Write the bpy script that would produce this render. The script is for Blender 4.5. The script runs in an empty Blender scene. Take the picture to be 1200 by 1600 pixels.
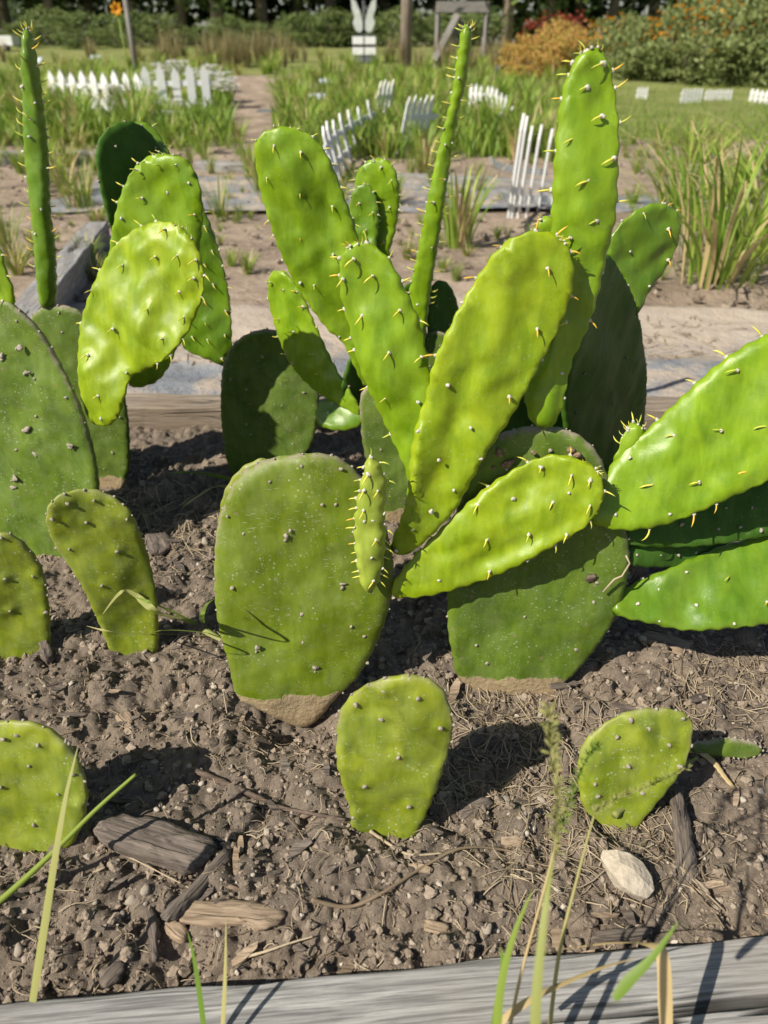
import bpy, bmesh, math, random
import numpy as np
from mathutils import Vector, Matrix
from mathutils.geometry import delaunay_2d_cdt
R = random.Random(11)
NR = np.random.RandomState(5)
sc = bpy.context.scene
COL = sc.collection
# ------------------------------------------------------------------ camera, light, exposure
CH = 0.80                      # camera height above the bed soil (m)
PITCH = math.radians(32.37)
FPX = 1155.0                   # focal length in pixels of the 1200x1600 photograph
FWD = Vector((0, math.cos(PITCH), -math.sin(PITCH)))
UPV = Vector((0, math.sin(PITCH), math.cos(PITCH)))
CAM = Vector((0, 0, CH))
cd = bpy.data.cameras.new('camera')
cam = bpy.data.objects.new('camera', cd); COL.objects.link(cam)
cam.location = CAM
cam.rotation_euler = (math.radians(90) - PITCH, 0, 0)
cd.sensor_fit = 'VERTICAL'; cd.sensor_height = 36; cd.sensor_width = 27
cd.lens = FPX / 1600 * 36
cd.clip_start = 0.02; cd.clip_end = 1500
cd.dof.use_dof = True; cd.dof.focus_distance = 0.98; cd.dof.aperture_fstop = 5.0
sc.camera = cam
LD = Vector((0.60, 0.42, -0.68)).normalized()     # the way sunlight travels
w = bpy.data.worlds.new('World'); sc.world = w; w.use_nodes = True
nt = w.node_tree
sky = nt.nodes.new('ShaderNodeTexSky'); sky.sky_type = 'NISHITA'; sky.sun_disc = False
sky.sun_elevation = math.asin(-LD.z); sky.sun_rotation = math.atan2(-LD.x, -LD.y)
bg = nt.nodes['Background']; bg.inputs['Strength'].default_value = 0.062
nt.links.new(sky.outputs[0], bg.inputs[0])
sl = bpy.data.lights.new('sun', 'SUN'); sl.energy = 5.0; sl.angle = math.radians(0.55); sl.color = (1, .925, .79)
sun = bpy.data.objects.new('sun', sl); COL.objects.link(sun)
sun.rotation_euler = LD.to_track_quat('-Z', 'Y').to_euler()
sc.view_settings.view_transform = 'Standard'; sc.view_settings.look = 'None'
sc.view_settings.gamma = 1; sc.view_settings.use_curve_mapping = False
sc.view_settings.exposure = 0.34
GZ = -0.10                     # level of the ground outside the raised bed

# ------------------------------------------------------------------ helpers
def ray(px, py):
    return (FWD + Vector((1, 0, 0)) * ((px - 600) / FPX) + UPV * ((800 - py) / FPX))
def G(px, py, z=0.0):
    """point of the horizontal plane at height z that the photo shows at this pixel"""
    r = ray(px, py)
    if r.z >= -.002 : r.z = -.002
    p = CAM + r * ((z - CH) / r.z)
    if p.y > 12 and z <= GZ + .2:
        lo, hi = 12.0, 60.0
        for _ in range(40):
            m_ = (lo + hi) / 2
            if CH + r.z / r.y * m_ > z + rise(m_): lo = m_
            else: hi = m_
        p = CAM + r * (lo / r.y)
    return p
def AT(px, py, dist):
    """point at a given distance (m, along the view axis)"""
    return CAM + ray(px, py) * dist

def rise(y):
    t = min(1, max(0, (y - 12) / 26)); return .80 * t * t * (3 - 2 * t)
def GA(px, dist):
    """point of the rising garden ground in the direction of a pixel column, at a distance"""
    r = ray(px, 80); return Vector((r.x / r.y * dist, dist, GZ + rise(dist)))
def tag(o, label=None, cat=None, group=None, kind=None):
    if label: o['label'] = label
    if cat: o['category'] = cat
    if group: o['group'] = group
    if kind: o['kind'] = kind
    return o
def empty(name, loc, **k):
    o = bpy.data.objects.new(name, None); COL.objects.link(o); o.location = loc
    o.empty_display_size = .05
    return tag(o, **k)
def mkobj(name, mesh, parent=None, mats=None, **k):
    o = bpy.data.objects.new(name, mesh); COL.objects.link(o)
    if mats is not None and not mesh.materials:
        for m in (mats if isinstance(mats, (list, tuple)) else [mats]): mesh.materials.append(m)
    if parent: o.parent = parent
    return tag(o, **k)
def mesh_from(name, v, f, smooth=True):
    me = bpy.data.meshes.new(name)
    if isinstance(v, np.ndarray) and isinstance(f, np.ndarray):
        nv, nf, k = len(v), len(f), f.shape[1]
        me.vertices.add(nv); me.vertices.foreach_set('co', v.astype(np.float32).ravel())
        me.loops.add(nf * k); me.loops.foreach_set('vertex_index', f.astype(np.int32).ravel())
        me.polygons.add(nf)
        me.polygons.foreach_set('loop_start', np.arange(0, nf * k, k, dtype=np.int32))
        me.polygons.foreach_set('loop_total', np.full(nf, k, dtype=np.int32))
        me.update(calc_edges=True)
    else:
        me.from_pydata([tuple(a) for a in v], [], [tuple(a) for a in f])
    if smooth: me.polygons.foreach_set('use_smooth', np.ones(len(me.polygons), dtype=bool))
    me.update()
    return me

_tab = NR.rand(8, 256, 256)
def vn(x, y, freq, s=0):
    """smooth value noise, -1..1"""
    x = np.asarray(x) * freq + 91.7 * s + 500; y = np.asarray(y) * freq + 37.3 * s + 500
    xi = np.floor(x).astype(int); yi = np.floor(y).astype(int)
    fx = x - xi; fy = y - yi
    fx = fx * fx * fx * (fx * (fx * 6 - 15) + 10); fy = fy * fy * fy * (fy * (fy * 6 - 15) + 10)
    t = _tab[s % 8]
    a = t[xi & 255, yi & 255]; b = t[(xi + 1) & 255, yi & 255]
    c = t[xi & 255, (yi + 1) & 255]; d = t[(xi + 1) & 255, (yi + 1) & 255]
    return (a * (1 - fx) + b * fx) * (1 - fy) * 2 + (c * (1 - fx) + d * fx) * fy * 2 - 1
def fbm(x, y, freq, oct=4, s=0, gain=.5):
    r = 0; a = 1
    for i in range(oct): r = r + a * vn(x, y, freq * 2 ** i, s + i); a *= gain
    return r

# ------------------------------------------------------------------ materials
class M:
    def __init__(s, name, rough=.7, spec=.3):
        s.m = bpy.data.materials.new(name); s.m.use_nodes = True; s.t = s.m.node_tree
        s.b = s.t.nodes['Principled BSDF']; s.set(s.b, 'Roughness', rough); s.set(s.b, 'Specular IOR Level', spec)
    def set(s, n, k, v):
        if isinstance(v, bpy.types.NodeSocket): s.t.links.new(v, n.inputs[k])
        else: n.inputs[k].default_value = v
    def n(s, typ, out=0, props=None, **k):
        n = s.t.nodes.new(typ)
        for a, b in (props or {}).items(): setattr(n, a, b)
        for a, b in k.items():
            key = a.replace('_', ' ')
            if a.startswith('i') and a[1:].isdigit(): key = int(a[1:])
            s.set(n, key, b)
        return n.outputs[out]
    def coord(s, scale=None, kind='Object'):
        c = s.n('ShaderNodeTexCoord'); c = c.node.outputs[kind]
        if scale: c = s.n('ShaderNodeMapping', Vector=c, Scale=scale)
        return c
    def noise(s, vec, scale, detail=4, rough=.55, dist=0, out=0):
        return s.n('ShaderNodeTexNoise', out, Vector=vec, Scale=scale, Detail=detail, Roughness=rough, Distortion=dist)
    def vor(s, vec, scale, out='Distance', feature='F1', rnd=1.0, dims='3D'):
        n = s.n('ShaderNodeTexVoronoi', props={'feature': feature, 'voronoi_dimensions': dims}, Vector=vec, Scale=scale, Randomness=rnd).node
        return n.outputs[out]
    def ramp(s, fac, stops):
        n = s.n('ShaderNodeValToRGB', Fac=fac).node; cr = n.color_ramp
        while len(cr.elements) < len(stops): cr.elements.new(.5)
        for e, (p, c) in zip(cr.elements, stops):
            e.position = p; e.color = (c if isinstance(c, tuple) else (c, c, c)) + (1,)
        return n.outputs[0]
    def mix(s, fac, a, b, mode='MIX'):
        n = s.t.nodes.new('ShaderNodeMix'); n.data_type = 'RGBA'; n.blend_type = mode
        for i, v in ((0, fac), (6, a), (7, b)):
            if isinstance(v, tuple) and len(v) == 3: v = v + (1,)
            s.set(n, i, v)
        return n.outputs[2]
    def math(s, op, a, b=0.5, c=0.0, clamp=False):
        return s.n('ShaderNodeMath', props={'operation': op, 'use_clamp': clamp}, i0=a, i1=b, i2=c)
    def attr(s, name):
        n = s.t.nodes.new('ShaderNodeAttribute'); n.attribute_name = name; return n.outputs['Fac']
    def bump(s, h, strength, dist, prev=None):
        n = s.t.nodes.new('ShaderNodeBump'); s.set(n, 'Height', h); s.set(n, 'Strength', strength); s.set(n, 'Distance', dist)
        if prev: s.set(n, 'Normal', prev)
        return n.outputs[0]
    def col(s, v): s.set(s.b, 'Base Color', v if isinstance(v, bpy.types.NodeSocket) else tuple(v) + (1,)); return s
    def nrm(s, v): s.set(s.b, 'Normal', v); return s

def pad_material(name, c_lo, c_hi, rough=.38, dust=.3, scab=0.0, spec=.4, sss=.05, blotch=.18):
    m = M(name, rough, spec)
    c = m.coord()
    rnd = m.n('ShaderNodeObjectInfo', 'Random')
    vec = m.n('ShaderNodeVectorMath', props={'operation': 'ADD'}, i0=c, i1=m.n('ShaderNodeCombineXYZ', X=m.math('MULTIPLY', rnd, 40.0)))
    big = m.noise(m.n('ShaderNodeMapping', Vector=vec, Scale=(1.5, .7, 1)), 20, 4, .6, .8)
    base = m.mix(m.ramp(big, [(.35, 0.0), (.65, 1.0)]), c_lo, c_hi)
    blot = m.ramp(m.noise(vec, 24, 4, .6, .6), [(.52, 0.0), (.66, 1.0)])
    base = m.mix(m.math('MULTIPLY', blot, blotch), base, tuple(x * .5 for x in c_lo))
    # faint lengthwise veins / mottling
    vein = m.noise(m.n('ShaderNodeMapping', Vector=vec, Scale=(90, 22, 40)), 1.0, 3)
    base = m.mix(m.math('MULTIPLY', m.ramp(vein, [(.45, 0.0), (.7, 1.0)]), .22), base, tuple(min(1, x * 1.5 + .02) for x in c_hi))
    # margin a little yellower
    rim = m.attr('rim')
    base = m.mix(m.math('MULTIPLY', rim, .25), base, (c_hi[0] * 1.35, c_hi[1] * 1.2, c_hi[2] * 1.2))
    # wax bloom and dust film
    bloom = m.ramp(m.noise(vec, 32, 6, .65), [(.42, 0.0), (.75, 1.0)])
    base = m.mix(m.math('MULTIPLY', bloom, dust * .32), base, (.33, .37, .22))
    # pin-prick pale specks and short scratches
    for sc_, th, amt in ((190, .10, .55), (80, .075, .7)):
        d = m.vor(vec, sc_, dims='2D')
        sp = m.ramp(d, [(th, 1.0), (th * 1.9, 0.0)])
        gate = m.ramp(m.noise(vec, sc_ * .23, 2), [(.53, 0.0), (.63, 1.0)])
        base = m.mix(m.math('MULTIPLY', m.math('MULTIPLY', sp, gate), amt * min(1, dust * 1.1)), base, (.55, .56, .42))
    sv = m.n('ShaderNodeMapping', Vector=vec, Scale=(60, 380, 60), Rotation=(0, 0, .5))
    scr = m.math('MULTIPLY', m.ramp(m.vor(sv, .55, dims='2D'), [(.09, 1.0), (.14, 0.0)]), m.ramp(m.noise(vec, 25, 2), [(.57, 0.0), (.64, 1.0)]))
    base = m.mix(m.math('MULTIPLY', scr, dust * .5), base, (.55, .55, .42))
    # brown scars with grey centres
    if scab:
        sn = m.math('ADD', m.vor(vec, 15, dims='2D'), m.math('MULTIPLY', m.noise(vec, 120, 4, .8), .14))
        sb = m.ramp(sn, [(.085, 1.0), (.11, 0.0)])
        base = m.mix(m.math('MULTIPLY', sb, scab), base, m.mix(m.noise(vec, 300, 2), (.13, .10, .055), (.34, .27, .19)))
        # corky grey edge on the upper rim
        rn = m.math('MULTIPLY', m.attr('toprim'), m.ramp(m.noise(vec, 55, 5, .75), [(.40, 0.0), (.52, 1.0)]))
        base = m.mix(m.math('MULTIPLY', rn, min(1.0, scab * 1.3)), base, m.mix(m.noise(vec, 400, 2), (.17, .13, .09), (.42, .37, .30)))
    # cork at the foot
    cn = m.math('ADD', m.attr('cork'), m.math('MULTIPLY', m.math('SUBTRACT', m.noise(vec, 38, 6, .7), .5), 1.1))
    ck = m.ramp(cn, [(.46, 0.0), (.54, 1.0)])
    corkc = m.mix(m.noise(vec, 60, 6, .7), (.17, .115, .055), (.54, .43, .27))
    base = m.mix(ck, base, corkc)
    m.col(base)
    rr = m.math('ADD', m.math('MULTIPLY', bloom, .16), m.math('ADD', m.math('MULTIPLY', ck, .4), rough))
    m.set(m.b, 'Roughness', rr)
    b1 = m.bump(m.noise(vec, 26, 2, .45), .4, .007)
    b2 = m.bump(m.noise(vec, 520, 4, .7), .35, .0007, b1)
    b3 = m.bump(m.math('MULTIPLY', ck, m.noise(vec, 150, 5)), .6, .004, b2)
    m.nrm(b3)
    m.b.inputs['Subsurface Weight'].default_value = sss
    m.b.inputs['Subsurface Radius'].default_value = (.5, 1.0, .12)
    m.b.inputs['Subsurface Scale'].default_value = .006
    return m.m
MP = {
    'young': pad_material('young_pad_skin', (.125, .240, .003), (.205, .335, .006), .33, .12, spec=.5, blotch=.2, sss=.10),
    'yellow': pad_material('yellow_pad_skin', (.165, .265, .003), (.265, .360, .006), .37, .15, spec=.42, blotch=.25, sss=.10),
    'green': pad_material('bright_green_pad_skin', (.085, .185, .006), (.135, .240, .010), .28, .12, spec=.6),
    'pale': pad_material('pale_pad_skin', (.215, .290, .030), (.310, .390, .050), .42, .15, spec=.35, blotch=.1, sss=.10),
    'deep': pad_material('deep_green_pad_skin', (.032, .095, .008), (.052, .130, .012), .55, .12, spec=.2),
    'old': pad_material('old_pad_skin', (.080, .145, .012), (.125, .195, .018), .50, .45, .8, spec=.3, blotch=.45),
    'mid': pad_material('mature_pad_skin', (.100, .155, .005), (.148, .205, .009), .44, .45, .6, spec=.35, blotch=.35),
    'olive': pad_material('olive_pad_skin', (.135, .190, .010), (.235, .285, .018), .44, .5, .25, spec=.35, blotch=.5),
    'ash': pad_material('ashen_pad_skin', (.075, .135, .014), (.115, .175, .022), .55, .4, .8, spec=.25, blotch=.4),
}
ORD = 'first second third fourth fifth sixth seventh eighth ninth tenth eleventh twelfth thirteenth fourteenth fifteenth sixteenth seventeenth eighteenth nineteenth twentieth twenty-first twenty-second'.split()
def simple(name, c1, c2, scale=30, rough=.75, bump=.3, bd=.002, spec=.25, kind='Object', sv=None):
    m = M(name, rough, spec); v = m.coord(sv, kind)
    n = m.noise(v, scale, 5, .6)
    m.col(m.mix(m.ramp(n, [(.3, 0.0), (.7, 1.0)]), c1, c2))
    if bump: m.nrm(m.bump(m.noise(v, scale * 3, 4), bump, bd))
    return m.m
def vary(name, c1, c2, rough=.6, transl=.0, spec=.3):
    """foliage: colour varies from face island to island"""
    m = M(name, rough, spec)
    r = m.n('ShaderNodeObjectInfo', 'Random')
    g = m.n('ShaderNodeNewGeometry', 'Random Per Island')
    f = m.math('FRACT', m.math('ADD', r, g))
    m.col(m.mix(f, c1, c2))
    if transl:
        m.b.inputs['Subsurface Weight'].default_value = 0
        t = m.t.nodes.new('ShaderNodeBsdfTranslucent'); mx = m.t.nodes.new('ShaderNodeMixShader')
        m.t.links.new(m.mix(f, tuple(x * 1.3 for x in c1), tuple(x * 1.3 for x in c2)), t.inputs[0])
        mx.inputs[0].default_value = transl
        m.t.links.new(m.b.outputs[0], mx.inputs[1]); m.t.links.new(t.outputs[0], mx.inputs[2])
        m.t.links.new(mx.outputs[0], m.t.nodes['Material Output'].inputs[0])
    return m.m
MT = {
    'leaf_y': simple('rudimentary_leaf_yellow', (.58, .58, .08), (.74, .66, .12), 200, .4, 0),
    'leaf_g': simple('rudimentary_leaf_green', (.42, .52, .07), (.58, .60, .09), 200, .4, 0),
    'leaf_o': simple('rudimentary_leaf_orange', (.78, .44, .05), (.74, .55, .08), 200, .45, 0),
    'areole_old': simple('areole_wool_aged', (.24, .20, .15), (.52, .48, .41), 900, .95, .8, .001),
    'areole': simple('areole_wool', (.40, .36, .30), (.78, .76, .70), 900, .9, .6, .001),
    'grass': vary('grass_blade', (.13, .24, .03), (.30, .38, .07), .5, .35),
    'grass_pale': vary('grass_pale', (.30, .33, .10), (.46, .42, .18), .55, .3),
    'lily': vary('strap_leaf', (.15, .28, .03), (.38, .48, .09), .42, .35),
    'leafy': vary('broad_leaf', (.05, .12, .02), (.14, .25, .04), .45, .3),
    'yellowing': vary('yellowing_leaf', (.34, .33, .08), (.18, .26, .05), .55, .35),
    'tan': vary('tan_weed', (.30, .23, .12), (.20, .21, .09), .7, .25),
    'straw': vary('straw', (.20, .15, .10), (.52, .43, .30), .6, .1),
    'blade_dry': vary('dry_blade', (.52, .40, .20), (.58, .46, .25), .5, .2),
    'white': simple('white_plastic', (.74, .75, .76), (.82, .82, .82), 12, .45, .05),
    'petal': vary('white_petal', (.75, .75, .72), (.82, .82, .80), .5, .3),
    'orange': vary('orange_petal', (.75, .28, .01), (.80, .42, .03), .5, .3),
    'autumn': vary('autumn_leaf', (.46, .42, .10), (.50, .24, .08), .55, .3),
    'red': vary('red_leaf', (.22, .03, .03), (.32, .07, .03), .55, .2),
    'tree': vary('tree_leaf', (.030, .065, .014), (.085, .130, .030), .5, .3),
    'tree2': vary('tree_leaf_light', (.07, .12, .03), (.16, .22, .055), .5, .3),
    'dark': vary('wood_leaf', (.018, .035, .010), (.045, .075, .018), .6, .2),
    'shrub': vary('shrub_leaf', (.11, .16, .05), (.24, .30, .10), .5, .3),
    'sage': vary('sage_leaf', (.16, .21, .07), (.30, .34, .13), .55, .3),
    'bark': simple('bark', (.16, .13, .105), (.34, .28, .225), 6, .85, .6, .02, sv=(1, 1, .25)),
    'metal': simple('painted_metal', (.05, .055, .06), (.09, .095, .10), 20, .5, .05),
    'slate': simple('slate', (.10, .115, .14), (.19, .205, .23), 20, .6, .2, .002),
    'tagplate': simple('plant_tag_plate', (.42, .50, .62), (.66, .71, .78), 20, .35, 0),
    'stone': simple('pale_limestone', (.36, .31, .24), (.56, .49, .40), 70, .85, .6, .003),
    'pebble': simple('pebble', (.26, .215, .17), (.50, .44, .365), 60, .85, .5, .002),
    'perlite': simple('pale_grit', (.40, .35, .28), (.60, .55, .47), 60, .85, .5, .002),
}
def soil_material():
    m = M('bed_soil', .95, .1)
    v = m.coord()
    a = m.noise(v, 9, 5, .6); b = m.noise(v, 70, 6, .7); c = m.noise(v, 600, 4, .7)
    s = m.mix(m.ramp(b, [(.3, 0.0), (.72, 1.0)]), (.066, .054, .045), (.270, .222, .180))
    s = m.mix(m.math('MULTIPLY', m.ramp(c, [(.5, 0.0), (.75, 1.0)]), .45), s, (.46, .38, .295))
    dry = m.math('MULTIPLY', m.ramp(a, [(.35, 0.0), (.7, 1.0)]), .5)
    s = m.mix(dry, s, (.36, .285, .215))
    g = m.vor(v, 230, 'Distance'); gt = m.ramp(m.noise(v, 60, 2), [(.5, 0.0), (.62, 1.0)])
    s = m.mix(m.math('MULTIPLY', m.ramp(g, [(.16, 1.0), (.26, 0.0)]), m.math('MULTIPLY', gt, .6)), s, (.42, .36, .29))
    m.col(s)
    n1 = m.bump(b, .9, .006); n2 = m.bump(c, .9, .0022, n1); m.nrm(n2)
    return m.m
MT['soil'] = soil_material()
def grit_material():
    m = M('soil_grit', .9, .15); v = m.coord(); r = m.n('ShaderNodeNewGeometry', 'Random Per Island')
    s = m.ramp(r, [(0, (.24, .19, .15)), (.55, (.36, .30, .245)), (.85, (.48, .42, .35)), (1, (.62, .57, .50))])
    m.col(m.mix(m.math('MULTIPLY', m.noise(v, 500, 3), .4), s, (.22, .17, .13))); return m.m
MT['grit'] = grit_material()
def clod_material():
    m = M('soil_crumb', .95, .1); v = m.coord()
    b = m.noise(v, 220, 5, .7); r = m.n('ShaderNodeNewGeometry', 'Random Per Island')
    s = m.mix(r, (.085, .065, .051), (.330, .268, .212))
    s = m.mix(m.ramp(b, [(.42, 0.0), (.75, 1.0)]), s, (.43, .35, .27))
    m.col(s); m.nrm(m.bump(b, .9, .003)); return m.m
MT['clod'] = clod_material()
def wood_material(name, lo, hi, crack=.8, rough=.8):
    m = M(name, rough, .2)
    v = m.coord()
    st = m.n('ShaderNodeMapping', Vector=v, Scale=(3, 60, 60))
    g1 = m.noise(st, 1.6, 6, .65, .6)
    st2 = m.n('ShaderNodeMapping', Vector=v, Scale=(9, 320, 320))
    g2 = m.noise(st2, 1.0, 4, .6)
    big = m.noise(v, 5, 4)
    c = m.mix(m.ramp(g1, [(.3, 0.0), (.72, 1.0)]), lo, hi)
    c = m.mix(m.math('MULTIPLY', m.ramp(g2, [(.38, 1.0), (.55, 0.0)]), .75), c, tuple(x * .55 for x in lo))
    c = m.mix(m.math('MULTIPLY', m.ramp(big, [(.45, 0.0), (.7, 1.0)]), .35), c, (lo[0] * 1.05, lo[1] * .93, lo[2] * .8))
    wv = m.n('ShaderNodeMapping', Vector=v, Scale=(.8, 20, 20))
    cr = m.noise(wv, 1.0, 3, .5, .25)
    crk = m.ramp(m.math('ABSOLUTE', m.math('SUBTRACT', cr, .5)), [(.007, 1.0), (.02, 0.0)])
    gate = m.ramp(m.noise(m.n('ShaderNodeMapping', Vector=v, Scale=(2.2, 9, 9)), 1, 2), [(.48, 0.0), (.58, 1.0)])
    k = m.math('MULTIPLY', m.math('MULTIPLY', crk, gate), crack)
    c = m.mix(k, c, (.03, .027, .024))
    m.col(c)
    h = m.math('SUBTRACT', g2, m.math('MULTIPLY', k, 3.0))
    m.nrm(m.bump(h, .8, .0022)); return m.m
MT['board'] = wood_material('weathered_timber', (.23, .225, .22), (.47, .46, .445), .95)
MT['board_brown'] = wood_material('weathered_brown_timber', (.21, .17, .13), (.42, .36, .29), .5)
MT['board_old'] = wood_material('old_grey_post', (.22, .21, .20), (.36, .34, .32), .5)
MT['chip_dark'] = wood_material('dark_bark_chip', (.10, .083, .072), (.27, .225, .19), .6)
MT['chip_pale'] = wood_material('pale_wood_chip', (.27, .20, .14), (.46, .36, .26), .6)
MT['twig'] = wood_material('twig_bark', (.10, .075, .06), (.25, .19, .15), .2)

# ------------------------------------------------------------------ the bed soil: one finely modelled sheet
X0, X1, Y0, Y1, DX = -1.25, 1.35, .20, 1.72, .0032
nx = int((X1 - X0) / DX); ny = int((Y1 - Y0) / DX)
gx = X0 + np.arange(nx) * DX; gy = Y0 + np.arange(ny) * DX
XX, YY = np.meshgrid(gx, gy)
low = .012 * fbm(XX, YY, 3.2, 2, 1) + .006 * vn(XX, YY, 11, 3)
low += -.022 * np.exp(-((YY - .30) / .10) ** 2)             # settles towards the front timber
BASES = [(462,1112,.052,.075),(800,1072,.014,.10),(620,808,.012,.07),(410,740,.012,.08),(150,755,.012,.08),(50,858,.012,.10),(210,1015,.010,.05),(20,1020,.010,.05),(40,1325,.008,.05),(605,1308,.010,.05),(970,1283,.010,.05)]
CARVE = [(G(a, b), dz, rr) for a, b, dz, rr in BASES]
for p_, dz, rr in CARVE:
    w_ = np.exp(-(((XX - p_.x) ** 2 + ((YY - p_.y) * 1.3) ** 2) / rr ** 2)); low = low * (1 - w_) - dz * w_
low += .012 * np.exp(-(((XX - .02) / .5) ** 2 + ((YY - .50) / .06) ** 2)) + .010 * vn(XX, YY, 5, 6) * np.exp(-((YY - .62) / .25) ** 2)
def stamp(Z, cx, cy, r, hh, base=None):
    for p_, dz, rr in CARVE:
        if (cx - p_.x) ** 2 + (cy - p_.y) ** 2 < (rr * .75) ** 2: r *= .5; hh *= .5
    i0 = max(0, int((cx - r - X0) / DX)); i1 = min(nx, int((cx + r - X0) / DX) + 2)
    j0 = max(0, int((cy - r - Y0) / DX)); j1 = min(ny, int((cy + r - Y0) / DX) + 2)
    if i1 <= i0 or j1 <= j0: return
    xs = XX[j0:j1, i0:i1] - cx; ys = YY[j0:j1, i0:i1] - cy
    a = R.uniform(0, 3.14); e = R.uniform(.65, 1)
    u = xs * math.cos(a) + ys * math.sin(a); v = (-xs * math.sin(a) + ys * math.cos(a)) / e
    d2 = (u * u + v * v) / (r * r)
    th = np.arctan2(v, u)
    d2 = d2 * (1 + .22 * np.sin(3 * th + cx * 900) + .15 * np.sin(5 * th + cy * 700))
    b = hh * np.sqrt(np.clip(1 - d2, 0, 1))
    sub = Z[j0:j1, i0:i1]
    np.copyto(sub, np.where(d2 < 1, np.maximum(sub, low[j0:j1, i0:i1] - hh * .35 + b), sub))
Z = low.copy()
Z += .0035 * fbm(XX, YY, 45, 3, 2) 
for k in range(20000):
    t = R.random()
    r = .0040 + .022 * t ** 6 + .004 * R.random()
    cy = Y0 + (Y1 - Y0) * R.random() ** 1.25; cx = R.uniform(X0, X1)
    stamp(Z, cx, cy, r, r * R.uniform(.7, 1.25))
Z += .0012 * fbm(XX, YY, 130, 2, 4)
def soil_z(x, y):
    i = min(nx - 1, max(0, int(round((x - X0) / DX)))); j = min(ny - 1, max(0, int(round((y - Y0) / DX))))
    return float(Z[j, i])
def low_z(x, y):
    i = min(nx - 1, max(0, int(round((x - X0) / DX)))); j = min(ny - 1, max(0, int(round((y - Y0) / DX))))
    return float(low[j, i])
PX = XX + .0018 * vn(XX, YY, 210, 5); PY = YY + .0018 * vn(XX, YY, 210, 6)
V = np.stack([PX, PY, Z], -1).reshape(-1, 3)
idx = np.arange(nx * ny).reshape(ny, nx)
F = np.stack([idx[:-1, :-1], idx[:-1, 1:], idx[1:, 1:], idx[1:, :-1]], -1).reshape(-1, 4)
me = mesh_from('bed_soil', V, F)
mkobj('bed_soil', me, mats=MT['soil'], kind='structure')

# ------------------------------------------------------------------ ground outside the bed, out to the horizon
def spaced(parts):
    a = []
    for s, e, st in parts: a += list(np.arange(s, e, st))
    return np.array(a)
gxs = np.concatenate([-np.geomspace(400, 9, 26), spaced([(-8.6, 8.6, .065)]), np.geomspace(9, 400, 26)])
gys = np.concatenate([[-60, -20, -6, -2, -.8], spaced([(-.4, 9, .05), (9, 20, .15), (20, 50, .8)]), np.geomspace(51, 700, 24)])
QX, QY = np.meshgrid(gxs, gys)
inb = (np.abs(QY - 1.0) < 1.1) & (np.abs(QX) < 1.8)
QZ = GZ + .012 * fbm(QX, QY, 1.7, 3, 2) * (np.clip((QY - 1.8) / 2, 0, 1)) + .006 * fbm(QX, QY, 14, 3, 4)
QZ = np.where(inb, GZ - .02, QZ)
_t = np.clip((QY - 12) / 26, 0, 1); QZ = QZ + .80 * _t * _t * (3 - 2 * _t)
def inpoly(px, py, poly):
    r = np.zeros(px.shape, bool); n = len(poly)
    for i in range(n):
        x1, y1 = poly[i]; x2, y2 = poly[(i + 1) % n]
        c = ((y1 > py) != (y2 > py)) & (px < (x2 - x1) * (py - y1) / (y2 - y1 + 1e-12) + x1)
        r ^= c
    return r
def gpoly(pts): return [tuple(G(a, b, GZ))[:2] for a, b in pts]
wx = QX + .25 * vn(QX, QY, 1.1, 1) + .12 * vn(QX, QY, 4, 2); wy = QY + .35 * vn(QX, QY, 1.1, 3) + .12 * vn(QX, QY, 4, 4)
grassy = np.where(QY > 15, 1.0, .12)
lawn = inpoly(wx, wy, gpoly([(930, 215), (930, 128), (1300, 122), (2400, 128), (2400, 240), (1200, 225)]))
beds = inpoly(wx, wy, gpoly([(-900, 232), (-900, 120), (370, 112), (360, 190), (300, 225)])) | \
       inpoly(wx, wy, gpoly([(430, 250), (440, 112), (930, 112), (930, 235), (640, 255)]))
lane = inpoly(wx, wy, gpoly([(335, 270), (365, 118), (425, 116), (440, 270)]))
grassy = np.where(lawn, .92, grassy); grassy = np.where(beds, .55, grassy); grassy = np.where(lane & (QY < 22), 0, grassy)
me = mesh_from('ground', np.stack([QX, QY, QZ], -1).reshape(-1, 3),
               (lambda I: np.stack([I[:-1, :-1], I[:-1, 1:], I[1:, 1:], I[1:, :-1]], -1).reshape(-1, 4))(np.arange(QX.size).reshape(QX.shape)))
at = me.attributes.new('grassy', 'FLOAT', 'POINT'); at.data.foreach_set('value', grassy.astype(np.float32).ravel())
m = M('garden_ground', .95, .1); v = m.coord()
soilc = m.mix(m.ramp(m.noise(v, 3.5, 6, .65), [(.3, 0.0), (.7, 1.0)]), (.21, .16, .12), (.50, .40, .31))
soilc = m.mix(m.math('MULTIPLY', m.ramp(m.noise(v, 26, 5, .7), [(.5, 0.0), (.72, 1.0)]), .45), soilc, (.16, .12, .095))
gr = m.mix(m.ramp(m.noise(v, .8, 8, .65), [(.3, 0.0), (.7, 1.0)]), (.17, .21, .06), (.32, .32, .125))
gr = m.mix(m.math('MULTIPLY', m.ramp(m.noise(v, 30, 4, .7), [(.4, 0.0), (.7, 1.0)]), .5), gr, (.07, .10, .03))
msk = m.ramp(m.math('ADD', m.attr('grassy'), m.math('MULTIPLY', m.math('SUBTRACT', m.noise(v, 7, 5, .7), .5), .9)), [(.42, 0.0), (.62, 1.0)])
m.col(m.mix(msk, soilc, gr)); m.nrm(m.bump(m.noise(v, 30, 6, .7), .9, .02))
mkobj('ground', me, mats=m.m, kind='structure')

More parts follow.
